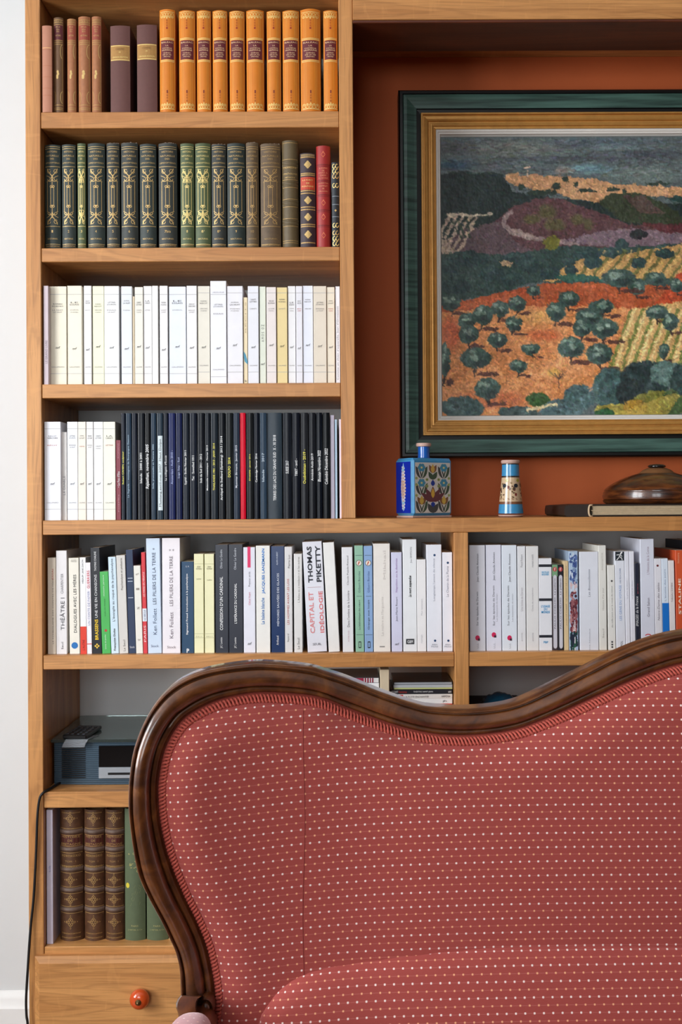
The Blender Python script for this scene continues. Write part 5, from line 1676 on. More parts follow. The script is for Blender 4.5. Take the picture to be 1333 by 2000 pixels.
def rect_sweep(name, x0, x1, y0, y1, prof, m, parent):
    """mitred moulding; rectangle given in pixels, prof = (inset in px, depth offset toward the room)"""
    V, Fc = [], []
    k = len(prof)
    for ins, q in prof:
        Yq = Yp + .012 - q
        f = Yp + .012
        a = at(x0 + ins, y0 + ins, f)
        b_ = at(x1 - ins, y1 - ins, f)
        xa, xb = at(x0 + ins, (y0 + y1) / 2, f).x, at(x1 - ins, (y0 + y1) / 2, f).x
        za, zb_ = at((x0 + x1) / 2 - 200, y0 + ins, f).z, at((x0 + x1) / 2 - 200, y1 - ins, f).z
        V += [(xa, Yq, za), (xb, Yq, za), (xb, Yq, zb_), (xa, Yq, zb_)]
    for i in range(k - 1):
        for c in range(4):
            Fc.append((i * 4 + c, i * 4 + (c + 1) % 4, (i + 1) * 4 + (c + 1) % 4, (i + 1) * 4 + c))
    return mesh(name, V, Fc, m, parent)


fx0, fx1, fy0, fy1 = 780, 1601, 182, 894
EBON = mat((16, 16, 16), .35, .1, 60, name='black_lacquer')
t = NT('dark_green_stain')
v = t.coord(scale=(3, 1, 60))
nz = t.noise(v, 1.5, 4)
t.l(t.ramp(nz, [(.35, lin((40, 62, 56))), (.6, lin((72, 104, 94)))]), t.b.inputs['Base Color'])
t.set(Roughness=.4)
GREENF = t.m
GILT_F = mat((204, 148, 76), .36, .25, 45, .2, metal=.45, name='antique_gilt')
SLIP = mat((226, 220, 212), .6, .03, 60, name='white_slip')
rect_sweep('outer_edge', fx0, fx1, fy0, fy1, [(0, -.028), (0, .020), (3, .025), (8, .025), (9, .020)], EBON, pic)
rect_sweep('green_moulding', fx0, fx1, fy0, fy1, [(9, .0205), (10, .0255), (16, .0262), (22, .023), (30, .0195), (35, .0185)], GREENF, pic)
rect_sweep('black_fillet', fx0, fx1, fy0, fy1, [(35, .0185), (35.2, .012), (43, .011), (43.2, .016)], EBON, pic)
rect_sweep('gilt_moulding', fx0, fx1, fy0, fy1, [(43.2, .015), (44, .0215), (47, .0215), (48, .0150), (50.5, .0150), (51.5, .0195), (55, .0185), (58, .0165), (59, .0120), (61.5, .0120), (62.5, .0155), (65, .0158), (67.5, .0145), (68, .0105), (70.5, .0100), (71, .0122), (73, .0118)], GILT_F, pic)
rect_sweep('white_slip', fx0, fx1, fy0, fy1, [(73, .0105), (73.5, .0085), (77, .0080), (78, .0055), (81, .0050), (81.5, .0005), (84, -.004)], SLIP, pic)
# hanger block that fixes the picture to the wall panel
w0 = at(1180, 400, .28)
G().box(w0.x - .05, w0.x + .05, Yp + .0185, BACK - .0082, w0.z - .03, w0.z + .03, 0).build('hanger', EBON, pic)

# ------------------------------------------------------------------ ceramic bottle
zS = S4[0]
TURQ = mat((64, 140, 186), .18, .2, 60, .15, coat=.5, name='turquoise_glaze')
COBALT = mat((16, 40, 150), .18, .25, 60, .15, coat=.5, name='cobalt_glaze')
SHARD = mat((196, 160, 146), .6, .1, 90, name='bare_ceramic')
CREAMG = mat((206, 198, 190), .2, .08, 60, .1, coat=.4, name='cream_glaze')
Yb_ = .085
k = (Yb_ + D) / F
th = R(32)
bw, bd, bh = 79.5 * k / math.cos(th + R(4)), .064, at(830, 896, Yb_).z - zS
ctr = at(829, 1000, Yb_)
bot = empty('ceramic_bottle', (ctr.x, Yb_, zS + .0003), 'square blue ceramic bottle painted with flowers on the niche shelf', 'bottle', rot=(0, 0, th))
G().box(-bw / 2, bw / 2, -bd / 2, bd / 2, .004, bh, .006).build('body', TURQ, bot, local=True, ang=20)
G().box(-bw / 2 + .002, bw / 2 - .002, -bd / 2 + .002, bd / 2 - .002, 0, .0044, .001).build('foot', SHARD, bot, local=True)
nk = at(829, 866, Yb_).z - zS
G().lathe([(.0125, bh - .001), (.0135, bh + .002), (.0128, bh + .006), (.0130, nk - .008)], 0, 0, 0, 36).build('neck', mat((28, 92, 176), .15, .2, 60, coat=.6), bot, local=True, ang=40)
G().lathe([(.0130, nk - .0081), (.0160, nk - .007), (.0168, nk - .003), (.0160, nk), (.0125, nk)], 0, 0, 0, 36).build('lip', SHARD, bot, local=True, ang=40)


def decal(name, polys, origin, ux, uz, nrm, parent):
    """flat painted shapes on a face: (material, points in metres); later ones a hair further out"""
    by = {}
    for i, (m, P) in enumerate(polys):
        e = .0003 + i * 4e-6
        gk = by.setdefault(m.name, (m, G()))[1]
        gk.add([tuple(origin[j] + ux[j] * p[0] + uz[j] * p[1] + nrm[j] * e for j in range(3)) for p in P], [tuple(range(len(P)))])
    for m, gk in by.values():
        gk.build(name, m, parent, local=True)['kind'] = 'stuff'


def glz(c):
    return mat(c, .22, .12, 300, coat=.4)


def petal(cx, cz, L, w, a):
    """leaf outline from (cx, cz) in direction a"""
    ca_, sa_ = math.cos(R(a)), math.sin(R(a))
    out = []
    for q in np.linspace(0, 1, 7):
        out.append((q * L, w * math.sin(math.pi * q ** .8)))
    out += [(x, -y) for x, y in out[-2:0:-1]]
    return [(cx + x * ca_ - y * sa_, cz + x * sa_ + y * ca_) for x, y in out]


def circ(cx, cz, r_, n=12):
    return [(cx + r_ * math.cos(2 * math.pi * i / n), cz + r_ * math.sin(2 * math.pi * i / n)) for i in range(n)]


m1 = k * 1.08
pol = [(CREAMG, [(-.041, .010), (.041, .010), (.042, .060), (.041, bh - .010), (-.041, bh - .010), (-.042, .060)])]
LEAF, LEAF2, LEAF3 = glz((74, 72, 70)), glz((96, 84, 74)), glz((70, 84, 66))
for sx in (-1, 1):
    for zc in (.014, .052, .088):
        xx = sx * .026
        pol.append((LEAF, petal(xx - .001, zc - .004, .030, .0055, 115)))
        pol.append((LEAF3, petal(xx + .001, zc - .004, .030, .0055, 65)))
        pol.append((CREAMG, petal(xx - .001, zc - .004, .026, .0011, 108)))
        pol.append((CREAMG, petal(xx + .001, zc - .004, .026, .0011, 72)))
    for zc, kind in ((.038, 't'), (.075, 'f'), (.108, 'f')):
        xx = sx * .026
        if kind == 'f':
            for a in range(0, 360, 60):
                pol.append((glz((74, 134, 158)), circ(xx + .0052 * math.cos(R(a)), zc + .0052 * math.sin(R(a)), .0040, 10)))
            pol.append((glz((210, 196, 130)), circ(xx, zc, .0024, 8)))
        else:
            for a, c in ((60, (124, 84, 56)), (120, (124, 84, 56)), (90, (196, 160, 74))):
                pol.append((glz(c), petal(xx, zc - .010, .020, .0048, a)))
    for zc in (.045, .068, .082):
        pol.append((glz((150, 158, 92)), circ(sx * .0135, zc, .0034, 9)))
        pol.append((LEAF2, circ(sx * .0135, zc, .0014, 7)))
        pol.append((glz((150, 158, 92)), circ(sx * .038, zc + .003, .0030, 9)))
for a in (90, 60, 120, 35, 145):
    pol.append((glz((104, 58, 62) if a != 90 else (120, 66, 56)), petal(0, .034, .034, .0062, a)))
pol.append((glz((206, 160, 66)), petal(0, .042, .022, .0042, 90)))
pol.append((glz((40, 60, 140)), petal(0, .068, .014, .0048, 90)))
pol.append((glz((40, 60, 140)), petal(0, .034, .012, .005, -90)))
for a in (60, 120):
    pol.append((LEAF, petal(0, .010, .024, .006, a)))
    pol.append((LEAF3, petal(0, .082, .020, .005, a)))
for a, c in ((65, (124, 84, 66)), (115, (124, 84, 66)), (90, (200, 160, 80))):
    pol.append((glz(c), petal(0, .096, .020, .0046, a)))
decal('painted_flower_panel', pol, (0, -bd / 2, 0), (bw / .096, 0, 0), (0, 0, 1), (0, -1, 0), bot)
pol = [(COBALT, [(-.024, .010), (.024, .010), (.024, bh - .008), (-.024, bh - .008)])]
for zc in np.linspace(.022, bh - .022, 13):
    f = 1 - abs(zc - bh / 2) / (bh / 2)
    for a in range(0, 360, 72):
        pol.append((glz((196, 190, 196) if zc < .045 or zc > .085 else (200, 170, 150)), circ(.004 * (.5 + f) * math.cos(R(a)), zc + .004 * math.sin(R(a)), .0018 + .0012 * f, 7)))
    pol.append((glz((206, 150, 84)), circ(0, zc, .0018, 7)))
for zc, a in ((.014, 80), (bh - .022, 85), (bh - .03, 70), (bh - .03, 110), (.028, 60), (.028, 120)):
    pol.append((glz((130, 176, 196)), petal(0, zc, .012, .0018, a)))
decal('painted_side_panel', pol, (-bw / 2, 0, 0), (0, -1.12, 0), (0, 0, 1), (-1, 0, 0), bot)

# ------------------------------------------------------------------ small banded vase
Yv_ = .075
k = (Yv_ + D) / F
vc = at(998.5, 1000, Yv_)
vase = empty('banded_vase', (vc.x, Yv_, zS + .0003), 'small tapering turquoise and beige vase on the niche shelf', 'vase')
vz = lambda py: at(998.5, py, Yv_).z - zS
vr = lambda py: k * float(np.interp(py, (899, 903, 908, 930, 950, 985, 1003, 1007), (17, 17, 16.6, 17.4, 19.4, 23, 24.6, 22)))


def vband(name, ya, yb, m, n=5):
    ys = np.linspace(ya, yb, n)
    V, Fc = [], []
    N = 40
    for y in ys:
        for i in range(N):
            a = 2 * math.pi * i / N
            V.append((vr(y) * math.cos(a), vr(y) * math.sin(a), vz(y)))
    for j in range(n - 1):
        for i in range(N):
            Fc.append((j * N + i, (j + 1) * N + i, (j + 1) * N + (i + 1) % N, j * N + (i + 1) % N))
    return mesh(name, V, Fc, m, vase, smooth=True, local=True)


BEIGE = mat((204, 176, 142), .16, .15, 90, .15, coat=.5, name='beige_glaze')
DKL = mat((50, 40, 38), .2, .1, 90, coat=.5)
G().lathe([(k * 21, .0), (k * 24, .002), (k * 24.6, .005)], 0, 0, 0, 40).build('foot', SHARD, vase, local=True, ang=40)
vband('lower_band', 1003, 985, TURQ)
vband('brown_line', 985, 980, mat((120, 76, 50), .2, .2, 90, coat=.5), 3)
vband('middle_band', 980, 933, BEIGE, 8)
vband('dark_line', 933, 930, DKL, 3)
vband('upper_band', 930, 908, TURQ)
vband('dark_line', 908, 906, DKL, 3)
tl = vz(899)
G().lathe([(vr(906), vz(906)), (k * 18.2, vz(904)), (k * 18.4, vz(901)), (k * 17, tl), (k * 13.5, tl - .0004), (k * 13, vz(906))], 0, 0, 0, 40).build('lip', SHARD, vase, local=True, ang=40)
by = {}
rnd = random.Random(12)


def vspot(az, py, rx, ry, c, e, rot=0):
    m = glz(c)
    gk = by.setdefault(m.name, (m, G()))[1]
    V = []
    for i in range(10):
        a = 2 * math.pi * i / 10
        u, w_ = rx * math.cos(a), ry * math.sin(a)
        u, w_ = u * math.cos(rot) - w_ * math.sin(rot), u * math.sin(rot) + w_ * math.cos(rot)
        y = py + w_
        r_ = vr(y) + e
        q = az + u / (vr(y) / k)
        V.append((r_ * math.sin(q), -r_ * math.cos(q), vz(y)))
    gk.add(V, [tuple(range(10))])


for az0 in (-1.2, 0.0, 1.2, 2.4, 3.6):
    for j in range(16):
        c = rnd.choice(((96, 70, 56), (120, 52, 48), (66, 60, 52), (150, 120, 84), (110, 84, 60)))
        vspot(az0 + rnd.uniform(-.4, .4), rnd.uniform(943, 972), rnd.uniform(1, 3.6), rnd.uniform(1, 2.6), c, .0003 + j * 6e-6, rnd.uniform(0, 3))
    vspot(az0 + .38, 949, 4.5, 4, (36, 42, 50), .0006)
    vspot(az0 - .55, 939, 3.5, 3, (164, 156, 60), .0006)
    for q in (-.35, 0, .35):
        vspot(az0 + q, 975, 2.6, 1.0, (150, 110, 84), .0006, .6)
for m, gk in by.values():
    gk.build('painted_blossom', m, vase, local=True)['kind'] = 'stuff'

# ------------------------------------------------------------------ old book lying flat and lidded wooden bowl
Yk = .035
za, zb2 = at(1250, 984.5, Yk).z, zS
flat = empty('lying_book', (at(1260, 1000, .13).x, .13, zS + .0002), 'old dark leather book lying flat under the wooden bowl', 'book')
x0, x1, xm_ = at(1103, 995, Yk).x, at(1440, 995, Yk).x, at(1156, 995, Yk).x
tk = za - zb2
LEA = mat((44, 34, 28), .5, .25, 70, .3, name='dark_old_leather')
G().box(xm_ - .004, x1, Yk, Yk + .22, zb2 + .0004, zb2 + .0034, .001).build('lower_cover', LEA, flat)
G().box(xm_ - .004, x1, Yk, Yk + .22, za - .003, za, .001).build('upper_cover', LEA, flat)
g = G()
rnd = random.Random(5)
for i in range(7):
    z = zb2 + .0036 + (tk - .0068) * i / 7
    g.box(xm_ + .002 + rnd.uniform(-.002, .002), x1 - .004, Yk + .002 + rnd.uniform(0, .0015), Yk + .21, z, z + (tk - .0068) / 7 * .93, .0006)
g.build('page_block', mat((196, 176, 144), .9, .18, 120, .2, name='old_laid_paper'), flat)
pr = [(xm_ - .003, zb2 + .0004), (x0 + .006, zb2 + .0004), (x0 + .001, zb2 + .004), (x0, zb2 + tk * .5), (x0 + .002, za - .003), (x0 + .010, za - .0015), (xm_ - .003, za + .0006)]
G().prism(pr, Yk + .001, Yk + .22).build('wrapped_spine', LEA, flat, ang=40)
hb = [(xm_ - .002 + .004 * math.cos(a), Yk - .001, zb2 + tk * .5 + tk * .46 * math.sin(a)) for a in np.linspace(R(100), R(265), 12)]
hb = [(p[0] + (.005 if i in (0, 11) else 0), p[1], p[2]) for i, p in enumerate(hb)]
G().tube(hb, .0021, 8).build('cord', mat((206, 180, 146), .8, .2, 200, .3, name='twisted_cord'), flat, smooth=True)
bY = .165
k = (bY + D) / F
bcx = at(1284, 960, bY)
bx_ = bcx.x
prof = [(97, 984), (102, 981), (103.5, 977), (100.5, 976.4), (103, 975), (104, 968), (102.5, 961), (99.5, 960), (99.5, 958.8), (101.5, 958), (97, 952.5), (91.5, 948.5), (80, 941.5), (68, 935.6), (52, 929.5), (40, 926), (36, 925), (34, 923.8), (33, 924.2), (31, 922), (26, 918), (17, 914.5)]
zb3 = za + .0004
z984 = at(1284, 984, bY).z
bowl = empty('lidded_wooden_bowl', (bx_, bY, zb3), 'dark turned wooden bowl with a domed lid and black knob', 'bowl')
t = NT('old_turned_wood')
v = t.coord(scale=(1, 1, 5))
n_ = t.noise(v, 22, 5, .6, .5)
t.l(t.ramp(n_, [(.32, lin((36, 15, 7))), (.5, lin((74, 36, 14))), (.68, lin((116, 64, 26)))]), t.b.inputs['Base Color'])
t.bump(t.noise(t.coord(scale=(1, 1, 9)), 60, 4), .25, .001)
t.set(Roughness=.3, Coat_Weight=.7, Coat_Roughness=.12)
TURN = t.m
low = [(r_ * k, (z984 - 0) - z984 + (984 - y) * k) for r_, y in prof]
G().lathe([(r_, z) for r_, z in low[:8]], bx_, bY, zb3, 56).build('bowl_body', TURN, bowl, ang=45)
G().lathe([(r_, z) for r_, z in low[7:17]], bx_, bY, zb3, 56).build('lid', TURN, bowl, ang=45)
G().lathe([(r_, z) for r_, z in low[16:]], bx_, bY, zb3, 40).build('knob_collar', mat((120, 80, 48), .4, .25, 90, .2), bowl, ang=45)
G().lathe([((9) * k, (984 - 915) * k), (17 * k, (984 - 913) * k), (17.4 * k, (984 - 910.5) * k), (13 * k, (984 - 908) * k), (5 * k, (984 - 907) * k)], bx_, bY, zb3, 32).build('knob', mat((18, 14, 14), .12, .1, 60, coat=.7), bowl, smooth=True)

# ------------------------------------------------------------------ the sofa
CXP = 1475                                   # pixel of the sofa's middle


def Ys(px):
    """depth of the sofa back: the ends wrap forward"""
    return -.64 - .10 * (max(0, (760 - px)) / 510) ** 2


O_px = [(353.5, 1946), (353, 1931.6), (350.6, 1888), (342.5, 1853), (330, 1826), (313, 1791), (288, 1745), (269.5, 1702), (259, 1648), (252.5, 1594), (251.5, 1560), (253, 1520), (262.5, 1460), (286.5, 1400), (318, 1355), (357, 1325), (408, 1306),
        (480, 1295), (525, 1294), (600, 1301), (640, 1312), (677, 1324), (742.6, 1350), (814, 1374.7), (848, 1380.6), (891, 1383.5), (925, 1383), (965, 1379.5), (1000, 1372.7), (1030, 1362), (1082, 1337), (1147, 1305), (1192, 1282), (1241, 1260.6), (1290, 1244), (1333, 1234.6), (1400, 1225), (CXP, 1221)]
I_px = [(421.5, 1950), (421.5, 1924), (415.5, 1885), (405, 1840), (387, 1795), (362, 1744), (340, 1691), (326, 1648), (316, 1600), (312.5, 1560), (313, 1520), (325.5, 1460), (355.5, 1409), (390, 1384), (432, 1365.5), (480, 1355), (525, 1352),
        (600, 1357), (640, 1366), (677, 1381), (734, 1402.6), (791, 1421), (848, 1432.5), (905, 1435.4), (962, 1431), (1000, 1424), (1030, 1415), (1095, 1389), (1160, 1359.7), (1225, 1330.4), (1290, 1306), (1333, 1294.7), (1400, 1283), (CXP, 1278)]
NS = 240
Oc, Ic = resample(catmull(O_px, 8), NS), resample(catmull(I_px, 8), NS)
toW = lambda P: np.array([tuple(at(px, py, Ys(px))) for px, py in P])
Ow, Iw = toW(Oc), toW(Ic)
XS = at(CXP, 1221, Ys(CXP)).x
# base depth as a function of X
_px = np.linspace(150, CXP, 200)
_xx = np.array([at(p, 1600, Ys(p)).x for p in _px])
_yy = np.array([Ys(p) for p in _px])


def YbX(x):
    x = np.where(x > XS, 2 * XS - x, x)
    return np.interp(x, _xx, _yy)


sofa = empty('sofa', (XS, -.95, 0), 'red dotted camel-back sofa with carved dark wood frame', 'sofa')
t = NT('polished_walnut')
v = t.coord(scale=(1, 1, 1))
n1_ = t.noise(t.coord(scale=(16, 16, 16)), 1.0, 4, .6, 1.6)
n2_ = t.noise(t.coord(scale=(120, 120, 60)), 1.0, 3)
c = t.ramp(n1_, [(.3, lin((60, 29, 11))), (.52, lin((100, 54, 20))), (.72, lin((132, 78, 34)))])
c = t.mix(t.math('MULTIPLY', n2_, .5), c, lin((52, 22, 10)))
t.l(c, t.b.inputs['Base Color'])
t.bump(n2_, .06, .0006)
t.set(Roughness=.34, Coat_Weight=.9, Coat_Roughness=.09)
WAL = t.m

PROF = [(0.0, -.030), (0.0, -.004), (.015, .004), (.05, .011), (.09, .0135), (.125, .013), (.15, .0095), (.17, .0078), (.19, .0080), (.203, .0160), (.225, .0175), (.34, .0215), (.44, .0235), (.54, .0232), (.63, .0215), (.705, .0180), (.712, .0085), (.75, .0075), (.758, .0115), (.79, .0128),
        (.84, .0132), (.89, .0128), (.94, .0105), (.97, .006), (1.0, .000), (1.0, -.030)]


def loft(name, i0, i1, mirror=False):
    V, Fc = [], []
    m = len(PROF)
    for i in range(i0, i1 + 1):
        for tq, hq in PROF:
            p = Ow[i] * (1 - tq) + Iw[i] * tq
            x = p[0]
            if mirror:
                x = 2 * XS - x
            V.append((x, p[1] - hq, p[2]))
    n = i1 - i0 + 1
    for i in range(n - 1):
        for j in range(m):
            a, b_ = i * m + j, i * m + (j + 1) % m
            Fc.append((a, b_, b_ + m, a + m))
    Fc.append(tuple(range(m)))
    Fc.append(tuple((n - 1) * m + j for j in range(m))[::-1])
    o = mesh(name, V, Fc, WAL, sofa)
    flat_angle(o, 38)
    return o


iA = int(np.argmin(np.abs(Oc[:, 1] - 1527) + 1e3 * (Oc[:, 0] > 300)))
iB = int(np.argmin(np.abs(Oc[:, 0] - 815)))
for mir in (False, True):
    loft('back_post', 0, iA, mir)
    loft('top_rail', iA, iB, mir)
    loft('crest_rail', iB, NS - 1, mir)

# fabric: woven red with rows of cream and orange dots
t = NT('red_dotted_fabric')
uvn = t.t.nodes.new('ShaderNodeUVMap')
sep = t.t.nodes.new('ShaderNodeSeparateXYZ')
t.l(uvn.outputs[0], sep.inputs[0])
PU, PV = .0132, .0202


def lattice(du, dv, rad):
    fu = t.math('SUBTRACT', t.math('FRACT', t.math('ADD', t.math('DIVIDE', sep.outputs[0], PU), du)), .5)
    fv = t.math('SUBTRACT', t.math('FRACT', t.math('ADD', t.math('DIVIDE', sep.outputs[1], PV), dv)), .5)
    dx = t.math('ABSOLUTE', t.math('MULTIPLY', fu, PU))
    dy = t.math('ABSOLUTE', t.math('MULTIPLY', fv, PV))
    d2 = t.math('POWER', t.math('ADD', t.math('POWER', dx, 3.0), t.math('POWER', dy, 3.0)), 1 / 3.0)
    dot = t.math('SUBTRACT', 1.0, t.math('SMOOTH_MIN', t.math('DIVIDE', d2, rad), 1.0, .0))
    dot = t.ramp(t.math('DIVIDE', d2, rad), [(.62, 1.0), (1.0, 0.0)])
    ln = t.ramp(t.math('DIVIDE', dy, .0006), [(.5, 1.0), (1.0, 0.0)])
    return dot, ln


dA, lA = lattice(.5, .5, .00175)
dB, lB = lattice(.0, .0, .00165)
wv = t.n('ShaderNodeTexWave', Scale=1.0)
uvw = t.n('ShaderNodeMapping')
uvw.inputs['Scale'].default_value = (1, 1, 1)
t.l(uvn.outputs[0], uvw.inputs[0])
bu = t.math('SINE', t.math('MULTIPLY', sep.outputs[0], 2 * math.pi / .00125))
bv = t.math('SINE', t.math('MULTIPLY', sep.outputs[1], 2 * math.pi / .00125))
weave = t.math('MULTIPLY', bu, bv)
w01 = t.math('ADD', t.math('MULTIPLY', weave, .5), .5)
fine = t.noise(uvw.outputs[0], 900, 3)
base = t.mix(w01, lin((134, 50, 44)), lin((180, 84, 76)))
base = t.mix(t.math('MULTIPLY', fine, .35), base, lin((120, 36, 32)))
base = t.mix(t.math('MULTIPLY', t.math('ADD', lA, lB), .22), base, lin((214, 140, 130)))
base = t.mix(dB, base, lin((226, 160, 120)))
base = t.mix(dA, base, lin((238, 214, 206)))
t.l(base, t.b.inputs['Base Color'])
hh = t.math('ADD', t.math('MULTIPLY', weave, .35), t.math('MULTIPLY', t.math('ADD', dA, dB), 1.0))
t.bump(hh, .35, .0005)
t.set(Roughness=.75, Sheen_Weight=.8, Sheen_Roughness=.4)
t.b.inputs['Sheen Tint'].default_value = (1, .82, .82, 1)
t.b.inputs['Specular IOR Level'].default_value = .25
FAB = t.m


LIT_FAB = FAB.copy()  # lighter copy of the sofa fabric: strong window light put into its colour
LIT_FAB.name = 'lit_dotted_fabric'
for nd in LIT_FAB.node_tree.nodes:
    if nd.bl_idname == 'ShaderNodeMix':
        for sk in (nd.inputs[6], nd.inputs[7]):
            if not sk.is_linked:
                c0 = sk.default_value
                sk.default_value = (.35 + .6 * c0[0], .22 + .7 * c0[1], .24 + .7 * c0[2], 1)


def seg_dist(P, B):
    """distance and direction to the closed polygon B, inside flag"""
    d = np.full(len(P), 1e9)
    near = np.zeros_like(P)
    ins = np.zeros(len(P), bool)
    for i in range(len(B)):
        a, b_ = B[i], B[(i + 1) % len(B)]
        ab = b_ - a
        L = ab @ ab + 1e-12
        tq = np.clip(((P - a) @ ab) / L, 0, 1)
        q = a + tq[:, None] * ab
        dd = np.linalg.norm(P - q, axis=1)
        m = dd < d
        d[m], near[m] = dd[m], q[m]
        cond = (a[1] > P[:, 1]) != (b_[1] > P[:, 1])
        xi = a[0] + (P[:, 1] - a[1]) / (b_[1] - a[1] + 1e-12) * (b_[0] - a[0])
        ins ^= cond & (P[:, 0] < xi)
    return d, near, ins


def bulge(d, H, Rr, H2, L2):
    q = np.clip(d / Rr, 0, 1)
    return H * np.sqrt(np.clip(1 - (1 - q) ** 2, 0, 1)) + H2 * (1 - np.exp(-d / L2))


def pad(name, B, H, Rr, H2, L2, yoff, res=.006, surf=None, margin=.004):
    B = np.array(B)
    lo, hi = B.min(0) - res, B.max(0) + res
    nx, nz = int((hi[0] - lo[0]) / res) + 1, int((hi[1] - lo[1]) / res) + 1
    xs_, zs_ = lo[0] + np.arange(nx) * res, lo[1] + np.arange(nz) * res
    XX, ZZ = np.meshgrid(xs_, zs_)
    P = np.stack([XX.ravel(), ZZ.ravel()], 1)
    d, near, ins = seg_dist(P, B)
    # pull vertices just outside onto the outline
    out = ~ins
    keep = ins | (d < res * 1.5)
    P2 = P.copy()
    P2[out] = near[out]
    d2 = np.where(ins, d, 0)
    hb_ = bulge(d2, H, Rr, H2, L2)
    base_y = YbX(P2[:, 0]) + yoff if surf is None else surf(P2)
    V = np.stack([P2[:, 0], base_y - hb_, P2[:, 1]], 1)
    idx = np.arange(nx * nz).reshape(nz, nx)
    q = np.stack([idx[:-1, :-1], idx[:-1, 1:], idx[1:, 1:], idx[1:, :-1]], -1).reshape(-1, 4)
    q = q[keep[q].all(1) & ins[q].any(1)]
    used = np.unique(q)
    remap = -np.ones(nx * nz, int)
    remap[used] = np.arange(len(used))
    o = mesh(name, V[used], remap[q].tolist(), FAB, sofa, smooth=True)
    # uv in metres, following the cloth over the rolled edge
    ds = np.linspace(0, Rr, 120)
    hs = bulge(ds, H, Rr, H2, L2)
    Ls = np.r_[0, np.cumsum(np.hypot(np.diff(ds), np.diff(hs)))]
    extra = (Ls[-1] - np.interp(d2, ds, Ls)) - (Rr - d2)
    extra[d2 >= Rr] = 0
    g_ = P - near
    g_ /= np.maximum(np.linalg.norm(g_, axis=1, keepdims=True), 1e-9)
    g_[out] *= -1
    uv = P2 - g_ * np.clip(extra, 0, 1)[:, None]
    xr = np.minimum(uv[:, 0], 2 * XS - uv[:, 0])
    uv[:, 1] += .05 * np.clip((XS - .25 - xr), 0, 1) ** 2
    ul = o.data.uv_layers.new(name='UVMap')
    li = np.zeros(len(o.data.loops), int)
    o.data.loops.foreach_get('vertex_index', li)
    ul.data.foreach_set('uv', uv[used][li].ravel())
    return o


half = np.concatenate([toW([(409, 2090), (413.5, 2010), (418.5, 1975)])[:, [0, 2]], Iw[:, [0, 2]]])
mirr = np.stack([2 * XS - half[::-1, 0], half[::-1, 1]], 1)
zseat = .44
xb = half[0, 0]
Bk_ = np.concatenate([half, mirr[1:], [(2 * XS - xb - .01, zseat)], [(xb + .01, zseat)]])
pad('upholstered_back', Bk_, .042, .065, .014, .14, .004)
# lower lumbar swell of the back
Lp = [(500, 2040), (505, 2000), (520, 1970), (545, 1938), (575, 1914), (610, 1898), (650, 1887), (700, 1878), (780, 1866), (860, 1857), (930, 1850), (1000, 1846), (1090, 1843.5), (1180, 1843.5), (1260, 1845), (1333, 1846), (CXP, 1848)]
Lw = np.array([tuple(at(px, py, Ys(px) - .05)) for px, py in resample(catmull(Lp, 6), 90)])[:, [0, 2]]
Bl = np.concatenate([[(Lw[0, 0] - .01, zseat)], Lw, np.stack([2 * XS - Lw[::-1, 0], Lw[::-1, 1]], 1)[1:], [(2 * XS - Lw[0, 0] + .01, zseat)]])
pad('lumbar_pad', Bl, .016, .028, .05, .12, -.042)


def back_y(x, z):
    P = np.array([[x, z]])
    d, nr, ins = seg_dist(P, Bk_)
    return float(YbX(x) + .004 - bulge(d, .042, .065, .014, .14)[0])


# sewn seam down the back
pts = []
for py in np.linspace(1392, 1905, 40):
    px = 594 + 2 * math.sin(py / 60)
    q = at(px, py, Ys(px) - .04)
    pts.append((q.x, back_y(q.x, q.z) + .0002, q.z))
G().tube(pts, .0006, 6).build('seam', mat((120, 34, 30), .8, .2, 200, name='seam_thread'), sofa, smooth=True)
# woven gimp braid along the frame
Bd = np.concatenate([half, mirr[1:]])
Bd = resample(Bd, 2600)
tg = np.gradient(Bd, axis=0)
tg /= np.linalg.norm(tg, axis=1, keepdims=True)
nr = np.stack([tg[:, 1], -tg[:, 0]], 1)
s_ = np.r_[0, np.cumsum(np.linalg.norm(np.diff(Bd, axis=0), axis=1))]
BRAID = mat((172, 74, 60), .8, .25, 300, .3, name='red_braid')
g = G()
off0 = .0062
for ph, am in ((0, .0044), (math.pi, .0044)):
    w_ = np.sin(2 * math.pi * s_ / .0105 + ph)
    P = Bd + nr * (off0 + am * w_)[:, None]
    y = YbX(P[:, 0]) - .0115 - .0050 * ((off0 + am * w_) / off0) - .0016 * np.cos(2 * math.pi * s_ / .0105 + ph)
    g.tube(np.stack([P[:, 0], y, P[:, 1]], 1), .0019, 6)
# flat ribbon under the loops
V = []
for q, h_ in ((-.001, .004), (.002, .0095), (.0100, .0150), (.0125, .014)):
    P = Bd[::4] + nr[::4] * q
    V += [(p[0], float(YbX(p[0])) - h_, p[1]) for p in P]
m_ = len(Bd[::4])
g.add(V, [(j * m_ + i, j * m_ + i + 1, (j + 1) * m_ + i + 1, (j + 1) * m_ + i) for j in range(3) for i in range(m_ - 1)])
g.build('gimp_braid', BRAID, sofa, smooth=True)

